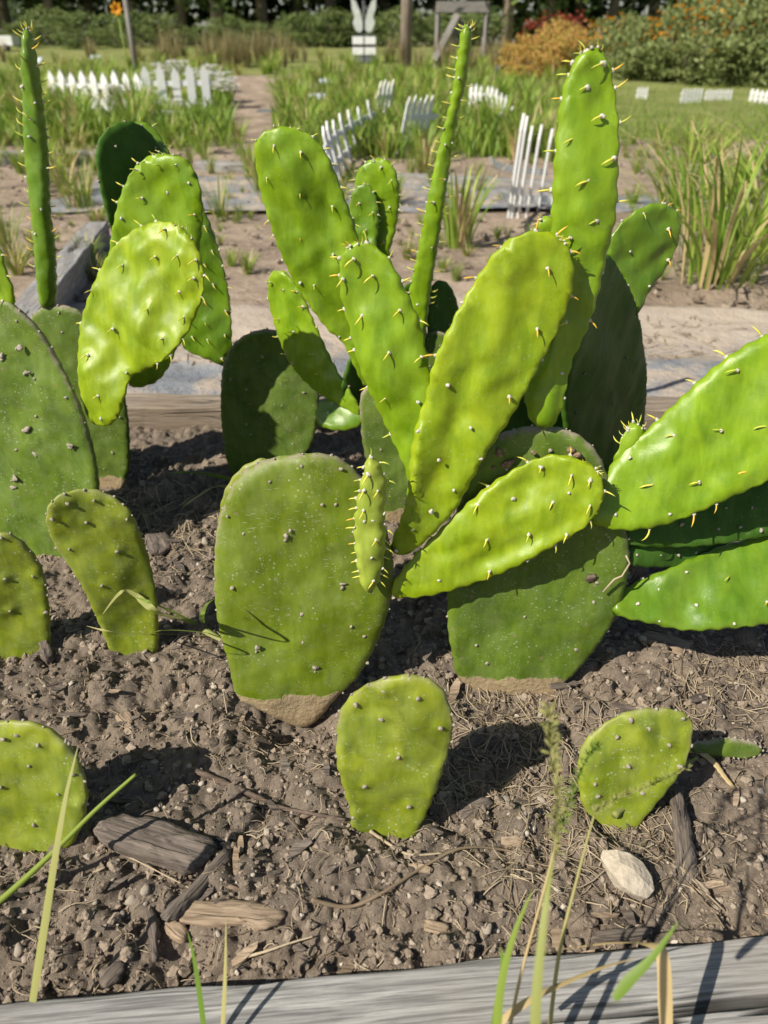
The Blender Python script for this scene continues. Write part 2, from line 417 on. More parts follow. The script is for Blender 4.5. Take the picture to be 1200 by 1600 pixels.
# landscape fabric path behind the bed
def sheet(name, x0, x1, y0, y1, z, st, amp, freq, mat, wob=.03, **k):
    xs = np.arange(x0, x1, st); ys = np.arange(y0, y1, st)
    A, B = np.meshgrid(xs, ys)
    Zs = z + amp * fbm(A, B * 2, freq, 3, 5)
    B2 = B + wob * fbm(A, B * 0, 2.3, 3, 6) * np.clip((B - y0) / .3, 0, 1)
    I = np.arange(A.size).reshape(A.shape)
    me = mesh_from(name, np.stack([A, B2, Zs], -1).reshape(-1, 3), np.stack([I[:-1, :-1], I[:-1, 1:], I[1:, 1:], I[1:, :-1]], -1).reshape(-1, 4))
    return mkobj(name, me, mats=mat, **k)
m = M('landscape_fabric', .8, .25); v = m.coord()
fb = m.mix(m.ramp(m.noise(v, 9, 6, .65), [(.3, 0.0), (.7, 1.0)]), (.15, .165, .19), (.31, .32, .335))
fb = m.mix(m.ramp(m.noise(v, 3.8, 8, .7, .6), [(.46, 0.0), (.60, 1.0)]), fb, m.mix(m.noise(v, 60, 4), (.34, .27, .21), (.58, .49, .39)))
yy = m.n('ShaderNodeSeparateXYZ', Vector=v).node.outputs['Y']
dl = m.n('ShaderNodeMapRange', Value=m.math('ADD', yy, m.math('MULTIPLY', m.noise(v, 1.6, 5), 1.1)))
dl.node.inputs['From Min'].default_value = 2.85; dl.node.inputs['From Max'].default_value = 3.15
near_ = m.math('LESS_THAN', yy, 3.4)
fb = m.mix(m.math('MULTIPLY', m.math('MULTIPLY', dl, near_), .85), fb, m.mix(m.noise(v, 12, 6, .7), (.36, .29, .22), (.60, .51, .41)))  # tan dirt at the far edge also paints in sunlit fabric beside shaded blue-grey
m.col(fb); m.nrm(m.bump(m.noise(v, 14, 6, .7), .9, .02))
def fabric(x0, x1, y0, yl, yr, st, z=.03):
    xs = np.arange(x0, x1, st); n = int(max(yl, yr) - y0 + 1) * 22; us = np.linspace(0, 1, n)
    A, U = np.meshgrid(xs, us); far = yl + (yr - yl) * np.clip((A + 1.4) / 3.2, -.2, 1.3) + .10 * fbm(A, A * 0, 2.3, 4, 6)
    B = y0 + (far - y0) * U
    Zs = GZ + z + .016 * fbm(A, B * 1.6, 2.7, 4, 5) - .03 * (U > .985)
    I = np.arange(A.size).reshape(A.shape)
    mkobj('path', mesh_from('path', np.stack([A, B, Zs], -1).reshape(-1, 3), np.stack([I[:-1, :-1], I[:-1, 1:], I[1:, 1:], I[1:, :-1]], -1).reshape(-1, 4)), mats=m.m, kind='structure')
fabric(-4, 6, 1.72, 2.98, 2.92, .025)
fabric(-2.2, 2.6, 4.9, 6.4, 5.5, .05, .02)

def box_mesh(name, L, W, H, seg=24, bev=.004, wob=.0015, seed=0):
    """a beam along local x with rounded arrises and slight unevenness"""
    b = bev
    prof = [(-W/2 + b, 0), (W/2 - b, 0), (W/2, b), (W/2, H - b), (W/2 - b, H), (W/4, H), (0, H), (-W/4, H), (-W/2 + b, H), (-W/2, H - b), (-W/2, b)]
    n = len(prof); vs = []; fs = []
    for i in range(seg + 1):
        x = -L/2 + L * i / seg
        for j, (y, z) in enumerate(prof):
            wv = wob * math.sin(x * 17 + j * 2.1 + seed) + wob * .7 * math.sin(x * 41 + j * 1.3 + seed * 2)
            vs.append((x + (wob * math.sin(j * 3 + seed) * 2 if i in (0, seg) else 0), y + (wv if abs(y) >= W/2 - b * 1.1 else 0), z + (wv if z > H/2 else 0)))
    for i in range(seg):
        for j in range(n):
            k = (j + 1) % n
            fs.append((i * n + j, i * n + k, (i + 1) * n + k, (i + 1) * n + j)[::-1])
    fs.append(tuple(range(n))); fs.append(tuple(seg * n + j for j in range(n))[::-1])
    me = mesh_from(name, vs, fs, smooth=False)
    return me
def beam(name, p, q, W, H, mat, side=0, parent=None, seed=0, seg=24, wob=.0015, bev=.004, **k):
    """p, q: ends of the top edge line (3D); side shifts the body sideways by side*W/2"""
    p = Vector(p); q = Vector(q); d = q - p; L = d.length; x = d.normalized()
    y = Vector((0, 0, 1)).cross(x).normalized(); z = x.cross(y)
    c = (p + q) / 2 + y * side * W / 2 - z * H
    me = box_mesh(name, L, W, H, seg, bev, wob, seed)
    o = mkobj(name, me, mats=mat, **k)
    Mx = Matrix.Translation(c) @ Matrix((x, y, z)).transposed().to_4x4()
    o.matrix_world = Mx
    if parent:
        o.parent = parent; o.matrix_parent_inverse = Matrix.Identity(4)
        o.matrix_basis = Matrix.Translation(parent.location).inverted() @ Mx
    return o
# front timber and rear timber of the bed
def ext(p, q, a, b):
    d = (q - p); return p - d * a, q + d * b
p, q = ext(G(0, 1568, .035), G(1200, 1460, .035), .9, .9)
beam('timber', p, q, .098, .13, MT['board'], -1, seg=90, wob=.0011, label='pale grey weathered timber edging the bed along the bottom of the picture', cat='timber')
p, q = ext(G(200, 638, .055), G(1010, 641, .055), .9, .9)
beam('timber', p, q, .09, .17, MT['board_brown'], 1, seed=4, seg=90, label='brown weathered timber closing the back of the bed behind the cacti', cat='timber')
# timbers of other beds
p, q = G(40, 512, .02), G(168, 346, .02)
beam('timber', p, q, .11, .14, MT['board'], 1, seed=7, label='grey timber running diagonally away behind the tall thin stem at far left', cat='timber')
p, q = G(-260, 238, .0), G(152, 238, .0)
beam('timber', p, q, .12, .12, MT['board'], 1, seed=9, label='pale timber edging the far planting beyond the dark shaded pad', cat='timber')
p, q = G(318, 250, -.04), G(420, 255, -.04)
beam('timber', p, q, .14, .07, MT['board'], -1, seed=3, label='short grey timber lying at the near end of the brown lane', cat='timber')
p, q = G(600, 268, -.05), G(900, 282, -.05)
beam('timber', p, q, .14, .06, MT['board'], -1, seed=5, label='grey timber lying on the soil behind the tall thin stem', cat='timber')

# ------------------------------------------------------------------ blades, tubes
def catmull(P, n, closed=False):
    P = [np.array(p, float) for p in P]; N = len(P); out = []
    rng = range(N) if closed else range(N - 1)
    for i in rng:
        if closed: a, b, c, d = P[(i - 1) % N], P[i], P[(i + 1) % N], P[(i + 2) % N]
        else: a, b, c, d = P[max(i - 1, 0)], P[i], P[i + 1], P[min(i + 2, N - 1)]
        for k in range(n):
            t = k / n
            out.append(.5 * ((2 * b) + (c - a) * t + (2 * a - 5 * b + 4 * c - d) * t * t + (3 * b - a - 3 * c + d) * t ** 3))
    if not closed: out.append(P[-1])
    return out
class Geo:
    def __init__(s): s.v = []; s.f = []
    def tube(s, pts, rads, k=6, flat=1.0, cap=True):
        o = len(s.v); n = len(pts); pts = [Vector(p) for p in pts]
        ref = Vector((0, 0, 1)); prev = None
        for i, p in enumerate(pts):
            t = (pts[min(i + 1, n - 1)] - pts[max(i - 1, 0)]).normalized()
            if prev is None:
                a = t.cross(ref); a = a.normalized() if a.length > .05 else t.cross(Vector((1, 0, 0))).normalized()
            else: a = (prev - t * prev.dot(t)).normalized()
            prev = a; b = t.cross(a)
            r = rads[i] if hasattr(rads, '__len__') else rads
            for j in range(k):
                an = 2 * math.pi * j / k
                s.v.append(p + a * (math.cos(an) * r) + b * (math.sin(an) * r * flat))
        for i in range(n - 1):
            for j in range(k):
                q = (j + 1) % k
                s.f.append((o + i * k + j, o + i * k + q, o + (i + 1) * k + q, o + (i + 1) * k + j))
        if cap:
            s.f.append(tuple(o + j for j in range(k))[::-1]); s.f.append(tuple(o + (n - 1) * k + j for j in range(k)))
    def blade(s, pts, w, side=None, fold=.25):
        """leaf blade: a strip of two folded halves, tapering to both ends"""
        o = len(s.v); n = len(pts); pts = [Vector(p) for p in pts]
        for i, p in enumerate(pts):
            t = (pts[min(i + 1, n - 1)] - pts[max(i - 1, 0)]).normalized()
            sd = side or t.cross(Vector((0, 0, 1)))
            sd = Vector(sd); sd = (sd - t * sd.dot(t))
            sd = sd.normalized() if sd.length > .01 else Vector((1, 0, 0))
            u = i / (n - 1)
            ww = w * (min(1, .55 + u * 2) * (1 - u ** 2.2) + .03) * .5
            nm = t.cross(sd)
            s.v += [p - sd * ww + nm * ww * fold, p, p + sd * ww + nm * ww * fold]
        for i in range(n - 1):
            a = o + i * 3; s.f += [(a, a + 1, a + 4, a + 3), (a + 1, a + 2, a + 5, a + 4)]
    def blob(s, c, r, sub=1, amp=.25, sq=(1, 1, 1), rnd=R):
        vs, fs = ICO[sub]; o = len(s.v); ph = [rnd.uniform(0, 6) for _ in range(6)]
        rot = Matrix.Rotation(rnd.uniform(0, 6.28), 3, 'Z') @ Matrix.Rotation(rnd.uniform(-.5, .5), 3, 'X')
        for q in vs:
            k = 1 + amp * (math.sin(q.x * 2.6 + ph[0]) * math.sin(q.y * 3.1 + ph[1]) + .6 * math.sin(q.z * 4.2 + ph[2] + q.x * 2) + .35 * math.sin(q.x * 7 + ph[3]) * math.sin(q.y * 6.3 + ph[4]))
            s.v.append(Vector(c) + rot @ Vector((q.x * sq[0], q.y * sq[1], q.z * sq[2])) * (r * k))
        s.f += [tuple(o + i for i in f) for f in fs]
    def build(s, name, mat, parent=None, smooth=True, origin=None, **k):
        vs = s.v
        if origin is not None: vs = [Vector(a) - Vector(origin) for a in vs]
        me = mesh_from(name, vs, s.f, smooth)
        o = mkobj(name, me, parent=parent, mats=mat, **k)
        if origin is not None and parent is None: o.location = origin
        return o
ICO = {}
for sub in (1, 2, 3):
    bm = bmesh.new(); bmesh.ops.create_icosphere(bm, subdivisions=sub, radius=1)
    ICO[sub] = ([v.co.copy() for v in bm.verts], [tuple(v.index for v in f.verts) for f in bm.faces]); bm.free()

# ------------------------------------------------------------------ prickly pears
def leaf_mesh(name, curve):
    g = Geo(); n = 9; pts = []; rd = []; x = z = 0.0
    for i in range(n):
        u = i / (n - 1); pts.append((x, 0, z)); rd.append(.072 * (1 - u ** 2.2) * (.75 + .5 * math.sin(u * 2.4)) + .005)
        a = curve * 1.15 * u; x += math.sin(a) / (n - 1); z += math.cos(a) / (n - 1)
    g.tube(pts, rd, 6, .8)
    return mesh_from(name, g.v, g.f)
LEAFM = {}
for ck in ('leaf_y', 'leaf_g', 'leaf_o'):
    LEAFM[ck] = []
    for cv in (.5, .9, 1.25):
        me = leaf_mesh('leaf', cv); me.materials.append(MT[ck]); LEAFM[ck].append(me)

PADS = {}; PLANTS = {}
def make_pad(key, plant, outline, base, on='ground', yaw=0, tilt=0, T=.009, mat='young', ar=(), leaf=0, ldir=(-1, .3),
             bend=0, und=.003, cork=None, rimw=None, off=0, rimleaf=None, auto=False, lcol='leaf_y', label=None, ground_z=0, tip=(), dimple=.0014, ridges=(), lin=.38):
    """a pad: its outline is laid on a plane through its foot, given real size, curvature and thickness"""
    n = Vector((0, -1, 0))
    n = Matrix.Rotation(math.radians(yaw), 3, 'Z') @ (Matrix.Rotation(math.radians(-tilt), 3, 'X') @ n)   # tilt>0 leans back
    if on == 'ground': P0 = G(base[0], base[1], ground_z)
    else:
        q = PADS[on]; r = ray(*base)
        P0 = CAM + r * ((q['P'] - CAM).dot(q['n']) / r.dot(q['n']))
    P0 = P0 - n * off
    xa = Vector((0, 0, 1)).cross(n).normalized(); ya = n.cross(xa)
    seed = sum(ord(c) for c in key)
    s1, s2 = seed * .37, seed * .73
    def mid(x, y):
        return bend * y * y + und * (np.sin(x * 38 + s1) * np.sin(y * 27 + s2) + .6 * np.sin(y * 45 + s1 + x * 20)) 
    def loc(px, py):
        r = ray(px, py); o = 0.0
        for _ in range(6):
            t = ((P0 + n * o) - CAM).dot(n) / r.dot(n); p = CAM + r * t - P0
            x, y = p.dot(xa), p.dot(ya); o = float(mid(x, y)) if abs(y) < 2 else 0
        return x, y
    C = catmull(outline, 10, True)
    L2 = np.array([loc(*c) for c in C])
    seg = np.linalg.norm(np.roll(L2, -1, 0) - L2, axis=1); tot = seg.sum(); cum = np.concatenate([[0], np.cumsum(seg)])
    st = max(.0035, min(.006, tot / 160)); N = int(tot / st)
    LL = np.vstack([L2, L2[:1]])
    s = np.linspace(0, tot, N, endpoint=False)
    O = np.stack([np.interp(s, cum, LL[:, 0]), np.interp(s, cum, LL[:, 1])], 1)
    area = .5 * np.sum(O[:, 0] * np.roll(O[:, 1], -1) - np.roll(O[:, 0], -1) * O[:, 1])
    if area < 0: O = O[::-1].copy()
    tg = np.roll(O, -1, 0) - np.roll(O, 1, 0); tg /= np.linalg.norm(tg, axis=1)[:, None] + 1e-12
    inn = np.stack([-tg[:, 1], tg[:, 0]], 1)
    # gentle waviness of the edge
    O = O + inn * (.0011 * np.sin(np.arange(N) * st / .024 * 2 * np.pi / 1.0 + seed))[:, None] * (1 if leaf else .6)
    def dist(Pt):
        A = O; B = np.roll(O, -1, 0); D = B - A; dd = (D ** 2).sum(1) + 1e-14
        out = np.empty(len(Pt))
        for i in range(0, len(Pt), 4000):
            W = Pt[i:i + 4000, None, :] - A[None]
            t = np.clip((W * D[None]).sum(2) / dd, 0, 1)
            out[i:i + 4000] = np.sqrt(((W - t[..., None] * D[None]) ** 2).sum(2).min(1))
        return out
    bb0, bb1 = O.min(0), O.max(0)
    gs = max(.0045, (bb1 - bb0).max() / 60)
    hx, hy = np.meshgrid(np.arange(bb0[0], bb1[0], gs), np.arange(bb0[1], bb1[1], gs * .87))
    hx = hx + (np.arange(hx.shape[0]) % 2)[:, None] * gs / 2
    Hh = np.stack([hx.ravel(), hy.ravel()], 1)
    ins = inpoly(Hh[:, 0], Hh[:, 1], [tuple(a) for a in O]); Hh = Hh[ins]; dH = dist(Hh)
    dmax = dH.max() if len(dH) else .005
    wr = min(rimw or .010, dmax * .98); T = T * (.72 if not rimw else .92)
    pts = [O]
    for fr in (.025, .1, .24, .45, .72, 1.0):
        Q = O + inn * wr * fr; dq = dist(Q)
        ok = (dq > wr * fr * .96) & inpoly(Q[:, 0], Q[:, 1], [tuple(a) for a in O])
        if fr > .4: ok &= (np.arange(N) % 2 == 0)
        pts.append(Q[ok])
    pts.append(Hh[dH > wr + gs * .5])
    allp = np.vstack(pts)
    vv, ee, ff, _, _, _ = delaunay_2d_cdt([Vector(a) for a in allp], [(i, (i + 1) % N) for i in range(N)], [], 1, 1e-6)
    P2 = np.array([tuple(a) for a in vv]); d = dist(P2)
    T0 = T
    hh = T * np.sqrt(np.clip(1 - (1 - np.clip(d / wr, 0, 1)) ** 2, 0, 1)) * (.86 + .14 * np.clip(d / max(dmax, 1e-4), 0, 1))
    # areoles
    A = []
    for a in ar: A.append((np.array(loc(a[0], a[1])), a[2] if len(a) > 2 else None))
    if auto:
        for k in range(400):
            c = np.array([R.uniform(bb0[0], bb1[0]), R.uniform(bb0[1], bb1[1])])
            if inpoly(c[:1], c[1:], [tuple(a) for a in O])[0] and dist(c[None])[0] > .010 and all(np.linalg.norm(c - b) > .030 for b, _ in A): A.append((c, None))
    back = []
    for k in range(300):
        c = np.array([R.uniform(bb0[0], bb1[0]), R.uniform(bb0[1], bb1[1])])
        if inpoly(c[:1], c[1:], [tuple(a) for a in O])[0] and dist(c[None])[0] > .012 and all(np.linalg.norm(c - b) > .034 for b in back): back.append(c)
    face = [c for c, _ in A]
    bumpF = np.zeros(len(P2)); bumpB = np.zeros(len(P2))
    for c in face:
        r2 = ((P2 - c) ** 2).sum(1); bumpF += dimple * 1.5 * (np.exp(-r2 / (.0082 ** 2)) - .5 * np.exp(-r2 / (.018 ** 2)))
    for c in back:
        r2 = ((P2 - c) ** 2).sum(1); bumpB += dimple * (np.exp(-r2 / (.0065 ** 2)) - .5 * np.exp(-r2 / (.017 ** 2)))
    fadeb = np.clip(d / (wr * .5), 0, 1)
    Mi = mid(P2[:, 0], P2[:, 1])
    lump = .0013 * np.sin(P2[:, 0] * 95 + s1 * 3 + 2 * np.sin(P2[:, 1] * 40)) * np.sin(P2[:, 1] * 80 + s2 * 2) * fadeb * (1.3 if leaf else .6)
    rdg = np.zeros(len(P2))
    for (ra, rb, am, wd) in ridges:
        a1, b1 = np.array(loc(*ra)), np.array(loc(*rb)); dv = b1 - a1
        t_ = np.clip(((P2 - a1) @ dv) / (dv @ dv), 0, 1); q_ = np.linalg.norm(P2 - (a1 + t_[:, None] * dv), axis=1)
        rdg += am * np.exp(-(q_ / wd) ** 2) * np.sin(np.pi * np.clip(t_ * .9 + .05, 0, 1)) ** .5
    und2 = (.0016 if leaf else .0009) * (np.sin(P2[:, 0] * 70 + s2 + 1.5 * np.sin(P2[:, 1] * 18 + s1)) + .8 * vn(P2[:, 0], P2[:, 1], 38, seed)) * fadeb
    lump = lump + und2 + rdg * fadeb
    zf = Mi + hh + (bumpF) * fadeb + lump; zb = Mi - hh - bumpB * fadeb + lump
    bnd = d < 1e-5
    mp = np.arange(len(P2)); nb = np.where(~bnd)[0]; bidx = np.full(len(P2), -1); bidx[bnd] = mp[bnd]; bidx[nb] = len(P2) + np.arange(len(nb))
    verts = np.vstack([np.column_stack([P2, np.where(bnd, Mi, zf)]), np.column_stack([P2[nb], zb[nb]])])
    ff = [tuple(f) for f in ff if len(f) == 3]
    F1 = np.array(ff)
    a_, b_, c_ = P2[F1[:, 0]], P2[F1[:, 1]], P2[F1[:, 2]]
    sg = (b_[:, 0] - a_[:, 0]) * (c_[:, 1] - a_[:, 1]) - (b_[:, 1] - a_[:, 1]) * (c_[:, 0] - a_[:, 0])
    F1[sg < 0] = F1[sg < 0][:, ::-1]
    F2 = bidx[F1][:, ::-1]
    me = mesh_from('pad', verts, np.vstack([F1, F2]))
    allxy = verts[:, :2]; dd = np.concatenate([d, d[nb]])
    rim = np.clip(1 - dd / .010, 0, 1)
    ylo, yhi = bb0[1], bb1[1]
    top = np.clip(1.3 - dd / .0042, 0, 1) * np.clip((allxy[:, 1] - (ylo + .45 * (yhi - ylo))) / (.3 * (yhi - ylo)), 0, 1)
    ck = np.zeros(len(verts))
    if cork is not None:
        cy = loc(base[0], cork)[1]; ck = np.clip(.5 + (cy - allxy[:, 1]) / .03, 0, 1)
    for nm, val in (('rim', rim), ('toprim', top), ('cork', ck)):
        at = me.attributes.new(nm, 'FLOAT', 'POINT'); at.data.foreach_set('value', val.astype(np.float32))
    me.materials.append(MP[mat])
    if plant not in PLANTS: raise KeyError(plant)
    root = PLANTS[plant]
    o = bpy.data.objects.new('pad', me); COL.objects.link(o); o.parent = root
    Mx = Matrix.Translation(P0 - root.location) @ Matrix((xa, ya, n)).transposed().to_4x4()
    o.matrix_basis = Mx
    if label: o['label'] = label
    PADS[key] = dict(P=P0, n=n, o=o)
    # woolly areoles, joined (a few pixels each)
    g = Geo()
    di = lambda a: np.array([(ray(base[0] + a[0] * 20, base[1] + a[1] * 20) - ray(*base))[i] for i in range(3)])
    def surf(c):
        dc = dist(c[None])[0]; ins = inpoly(c[:1], c[1:], [tuple(a) for a in O])[0]
        if not ins or dc < .0045:
            j = int(np.argmin(((O - c) ** 2).sum(1))); return O[j], float(mid(*O[j])), -inn[j], True
        h = T * math.sqrt(max(0, 1 - (1 - min(dc / wr, 1)) ** 2)) * (.86 + .14 * dc / dmax)
        return c, float(mid(*c)) + h + dimple * .7, None, False
    def add_leaf(pos, axis, cur, size, colk):
        z = axis.normalized(); x = (cur - z * cur.dot(z)); x = x.normalized() if x.length > .01 else z.orthogonal().normalized()
        y = z.cross(x)
        lf = bpy.data.objects.new('leaf', R.choice(LEAFM[colk])); COL.objects.link(lf); lf.parent = o
        lf.matrix_basis = Matrix.Translation(pos) @ Matrix((x, y, z)).transposed().to_4x4() @ Matrix.Scale(size, 4)
    wv = Vector((ldir[0], -ldir[1], 0)).normalized()      # in-plane direction (x right, y up)
    def colk(): 
        t = R.random(); return lcol if t < .68 else ('leaf_o' if t < .82 else 'leaf_g')
    for c, fl in A:
        pc, z, outw, isr = surf(c)
        nrm = Vector((outw[0], outw[1], .25)) if isr else Vector((0, 0, 1))
        pos = Vector((pc[0], pc[1], z))
        rr = R.uniform(.0017, .0028) * (1 if not leaf else 1.0)
        g.blob(pos, rr, 2, .22, (1, R.uniform(1, 1.4), .75))
        has = fl if fl is not None else (1 if (leaf and R.random() < .93) else 0)
        if has and leaf:
            if isr: ax = Vector((outw[0], outw[1], .35)) + wv * .35
            else: ax = Vector((0, 0, 1 - lin)) + wv * lin
            ax += Vector((R.uniform(-.15, .15), R.uniform(-.15, .15), 0))
            add_leaf(pos + nrm.normalized() * .001, ax, wv + Vector((0, -.35, 0)) if not isr else Vector((0, 0, -1)) + wv, leaf * R.uniform(.75, 1.2), colk())
    if rimleaf:      # rim areoles between two parameters, measured around the outline from the foot, anticlockwise
        sp, frac = rimleaf
        j0 = int(np.argmin(((O - np.array([0, 0])) ** 2).sum(1))); acc = 0
        a0 = int(N * frac); a1 = N - a0; i = a0
        stp = max(1, int(sp / st))
        while i < a1:
            j = (j0 + i) % N; pc = O[j]; ow = -inn[j]
            pos = Vector((pc[0], pc[1], float(mid(*pc)) + R.uniform(-.3, .5) * T))
            g.blob(pos, R.uniform(.0012, .0024), 2, .3)
            if leaf and R.random() < .85:
                ax = Vector((ow[0], ow[1], R.uniform(-.1, .5))) + wv * .2
                add_leaf(pos, ax, Vector((0, 0, -.6)) + wv, leaf * R.uniform(.6, 1.05), colk())
            i += max(1, int(stp * R.uniform(.7, 1.3)))
    for (tx, ty, cnt, spread) in tip:      # crowded leaves at the growing tip
        for _ in range(cnt):
            c = np.array(loc(tx + R.uniform(-spread, spread), ty + R.uniform(-spread, spread) * .6))
            j = int(np.argmin(((O - c) ** 2).sum(1))); pc = O[j] * .75 + c * .25; ow = -inn[j]
            pos = Vector((pc[0], pc[1], float(mid(*pc)) + R.uniform(-.2, .8) * T * .6))
            g.blob(pos, R.uniform(.0010, .0018), 2, .25)
            ax = Vector((ow[0] + R.uniform(-.7, .7), ow[1] + R.uniform(-.7, .7), R.uniform(0, .8)))
            add_leaf(pos, ax, wv, leaf * R.uniform(.4, .75), colk())
    for c in back:
        dc = dist(c[None])[0]
        hb = T * math.sqrt(max(0, 1 - (1 - min(dc / wr, 1)) ** 2)) * (.86 + .14 * dc / dmax)
        g.blob(Vector((c[0], c[1], float(mid(*c)) - hb - dimple * .4)), .0022, 1, .2)
    if g.v: g.build('areoles', MT['areole' if leaf or mat in ('young', 'yellow', 'green') else 'areole_old'], o, kind='stuff')
    return o
def plant(key, px, py, label):
    PLANTS[key] = empty('prickly_pear', G(px, py, 0), label=label, cat='cactus')

LS = .0128
plant('A', 40, 855, 'prickly pear at the left frame edge, huge dull pad with a bright pad leaning right')
make_pad('A1', 'A', [(-120,840),(-150,700),(-120,560),(-60,485),(0,467),(35,487),(70,525),(98,575),(120,620),(138,670),(150,720),(155,765),(148,805),(120,855),(95,880),(40,900),(-40,905),(-95,890)],
         (40, 858), yaw=-8, tilt=8, T=.013, mat='old', rimleaf=(.06, .25), cork=862,
         ar=[(31,500),(31,543),(43,582),(59,590),(61,648),(43,670),(112,697),(108,619),(83,545),(23,748),(18,809),(8,560),(30,700),(95,790)])
make_pad('A3', 'A', [(-60,470),(-70,420),(-45,385),(-15,375),(3,395),(10,425),(20,450),(22,476),(5,490),(-30,490)], (0, 482), 'A1', yaw=-20, tilt=0, mat='young', leaf=LS, rimleaf=(.03, .2), off=.005, auto=True)
make_pad('A2', 'A', [(162,666),(140,656),(126,615),(122,570),(127,505),(142,455),(160,415),(185,378),(222,352),(250,346),(275,350),(297,368),(312,395),(319,430),(316,465),(305,495),(290,525),(265,555),(240,572),(218,583),(205,590),(197,612),(190,640),(180,658)],
         (160, 662), 'A1', yaw=-18, tilt=16, T=.009, mat='yellow', leaf=LS, ldir=(-.8, .6), und=.006, off=-.004, dimple=.003, ridges=[((215,420),(165,600),-.006,.016),((260,430),(215,560),.005,.012),((200,400),(260,370),.004,.012)],
         ar=[(185,379),(222,357),(242,348),(153,420),(147,454),(125,506),(128,619,0),(162,653,0),(310,407),(322,428),(319,467),(290,530),(268,558),(248,572),
             (196,415),(247,402),(282,400),(261,359),(307,435),(285,456),(239,482),(293,495),(181,514),(257,529),(142,554),(202,582),(158,618)], tip=[(288,362,9,18)])
plant('B', 150, 752, 'prickly pear at far left carrying a tall thin edge-on pad and a spotted pad')
make_pad('B1', 'B', [(42,545),(46,500),(70,479),(100,477),(130,490),(165,535),(188,590),(200,650),(203,700),(200,745),(188,768),(140,775),(95,755),(62,680),(48,610)],
         (150, 752), yaw=-5, tilt=4, T=.011, mat='ash', ar=[(95,487),(100,517),(165,730),(178,705),(190,650)], rimleaf=(.05, .25), cork=742)
make_pad('B2', 'B', [(38,46),(49,52),(55,80),(62,120),(69,180),(76,250),(79,330),(86,380),(88,430),(88,470),(76,482),(64,476),(58,440),(52,370),(45,300),(38,230),(36,160),(33,90)],
         (76, 482), 'B1', yaw=0, tilt=0, T=.017, mat='green', leaf=.019, ldir=(-.2, -.4), und=.002, rimw=.012,
         ar=[(45,93),(40,135,0),(54,185),(60,160,0),(51,212,0),(63,160),(60,363,0),(45,275,0),(70,325,0),(50,60)], rimleaf=(.024, .08), tip=[(42,46,7,10)])
make_pad('B3', 'B', [(170,400),(178,345),(190,300),(210,262),(235,243),(260,240),(290,248),(308,275),(316,310),(317,345),(312,390),(305,440),(290,500),(270,560),(250,592),(228,603),(206,604),(192,580),(176,520),(168,450)],
         (215, 603), 'B1', yaw=-6, tilt=1, off=-.035, T=.009, mat='young', leaf=LS, ldir=(-.8, -.3), und=.004,  dimple=.002,
         ar=[(225,309),(264,300),(217,265),(252,258),(277,257),(297,285),(306,335),(192,340),(213,253),(192,293),(183,315),(200,600,0),(260,370),(300,420)], tip=[(262,244,9,28)])
plant('C', 410, 738, 'prickly pear left of centre at the back, round dull pad under a leaning dark pad')
make_pad('C1', 'C', [(345,640),(346,590),(352,560),(367,535),(390,520),(420,514),(450,525),(480,560),(497,600),(498,640),(490,685),(470,720),(440,745),(400,758),(370,755),(356,725),(349,690)],
         (410, 738), yaw=0, tilt=8, T=.012, mat='ash', rimleaf=(.05, .2), ar=[(361,591),(386,607),(411,556),(430,630),(441,632),(386,661),(393,677),(354,690),(458,692),(475,612)])
make_pad('C2', 'C', [(205,195),(225,190),(245,205),(265,238),(300,290),(325,340),(345,400),(358,460),(362,510),(361,550),(350,572),(335,566),(310,556),(285,540),(268,480),(248,400),(222,300),(204,225)],
         (350, 568), 'C1', yaw=0, tilt=5, off=.03, T=.009, mat='green', leaf=LS, ldir=(.5, .5), rimleaf=(.035, .1), auto=True)
make_pad('C3', 'C', [(150,250),(155,217),(175,196),(200,189),(222,197),(240,215),(256,245),(264,290),(262,340),(258,390),(252,425),(235,440),(205,420),(178,370),(160,310)],
         (252, 430), 'C2', yaw=45, tilt=-3, T=.009, mat='deep', ar=[(178,228),(153,282),(240,230)], rimleaf=(.05, .1), off=-.012)
plant('D', 620, 805, 'prickly pear behind the centre, tall broad bright pad rising left over a slim slanted pad')
make_pad('D1', 'D', [(562,650),(566,612),(590,592),(630,590),(665,620),(690,680),(690,740),(670,790),(640,820),(608,820),(590,785),(578,740),(568,700)],
         (620, 805), yaw=0, tilt=6, T=.011, mat='ash', cork=795, ar=[(602,750),(595,700),(610,650),(630,700)])
make_pad('D2', 'D', [(398,232),(405,213),(425,201),(450,197),(475,205),(500,225),(518,255),(532,290),(545,325),(558,365),(566,420),(570,480),(574,530),(580,570),(584,600),(570,604),(552,570),(535,535),(512,515),(485,480),(460,440),(440,400),(420,345),(405,290)],
         (578, 602), 'D1', yaw=-2, tilt=-2, T=.009, mat='young', leaf=.0115, ldir=(.05, .8), und=.004, dimple=.0026, ridges=[((450,260),(500,440),.004,.014),((490,260),(540,420),-.004,.012)],
         ar=[(429,227),(471,237),(418,277),(470,300),(516,258),(520,321),(423,342),(470,368),(554,353),(492,444),(521,396),(540,289),(490,212),(512,233),(400,220),(420,373),(442,408),(470,440),(531,524,0)], tip=[(440,200,7,24)])
make_pad('D3', 'D', [(419,445),(423,428),(435,422),(450,428),(468,450),(485,490),(510,545),(530,585),(550,615),(563,640),(558,650),(545,642),(515,625),(490,608),(465,583),(445,550),(430,510),(421,475)],
         (560, 648), 'D1', yaw=-30, tilt=0, T=.009, mat='young', leaf=.0115, ldir=(-.5, -.3), und=.002,
         ar=[(425,440),(446,452),(422,465),(440,497),(462,517),(493,552),(460,565),(502,583),(477,478),(467,455),(493,512),(523,565),(433,528),(443,555),(470,598),(475,612,0)], tip=[(428,428,5,9)])
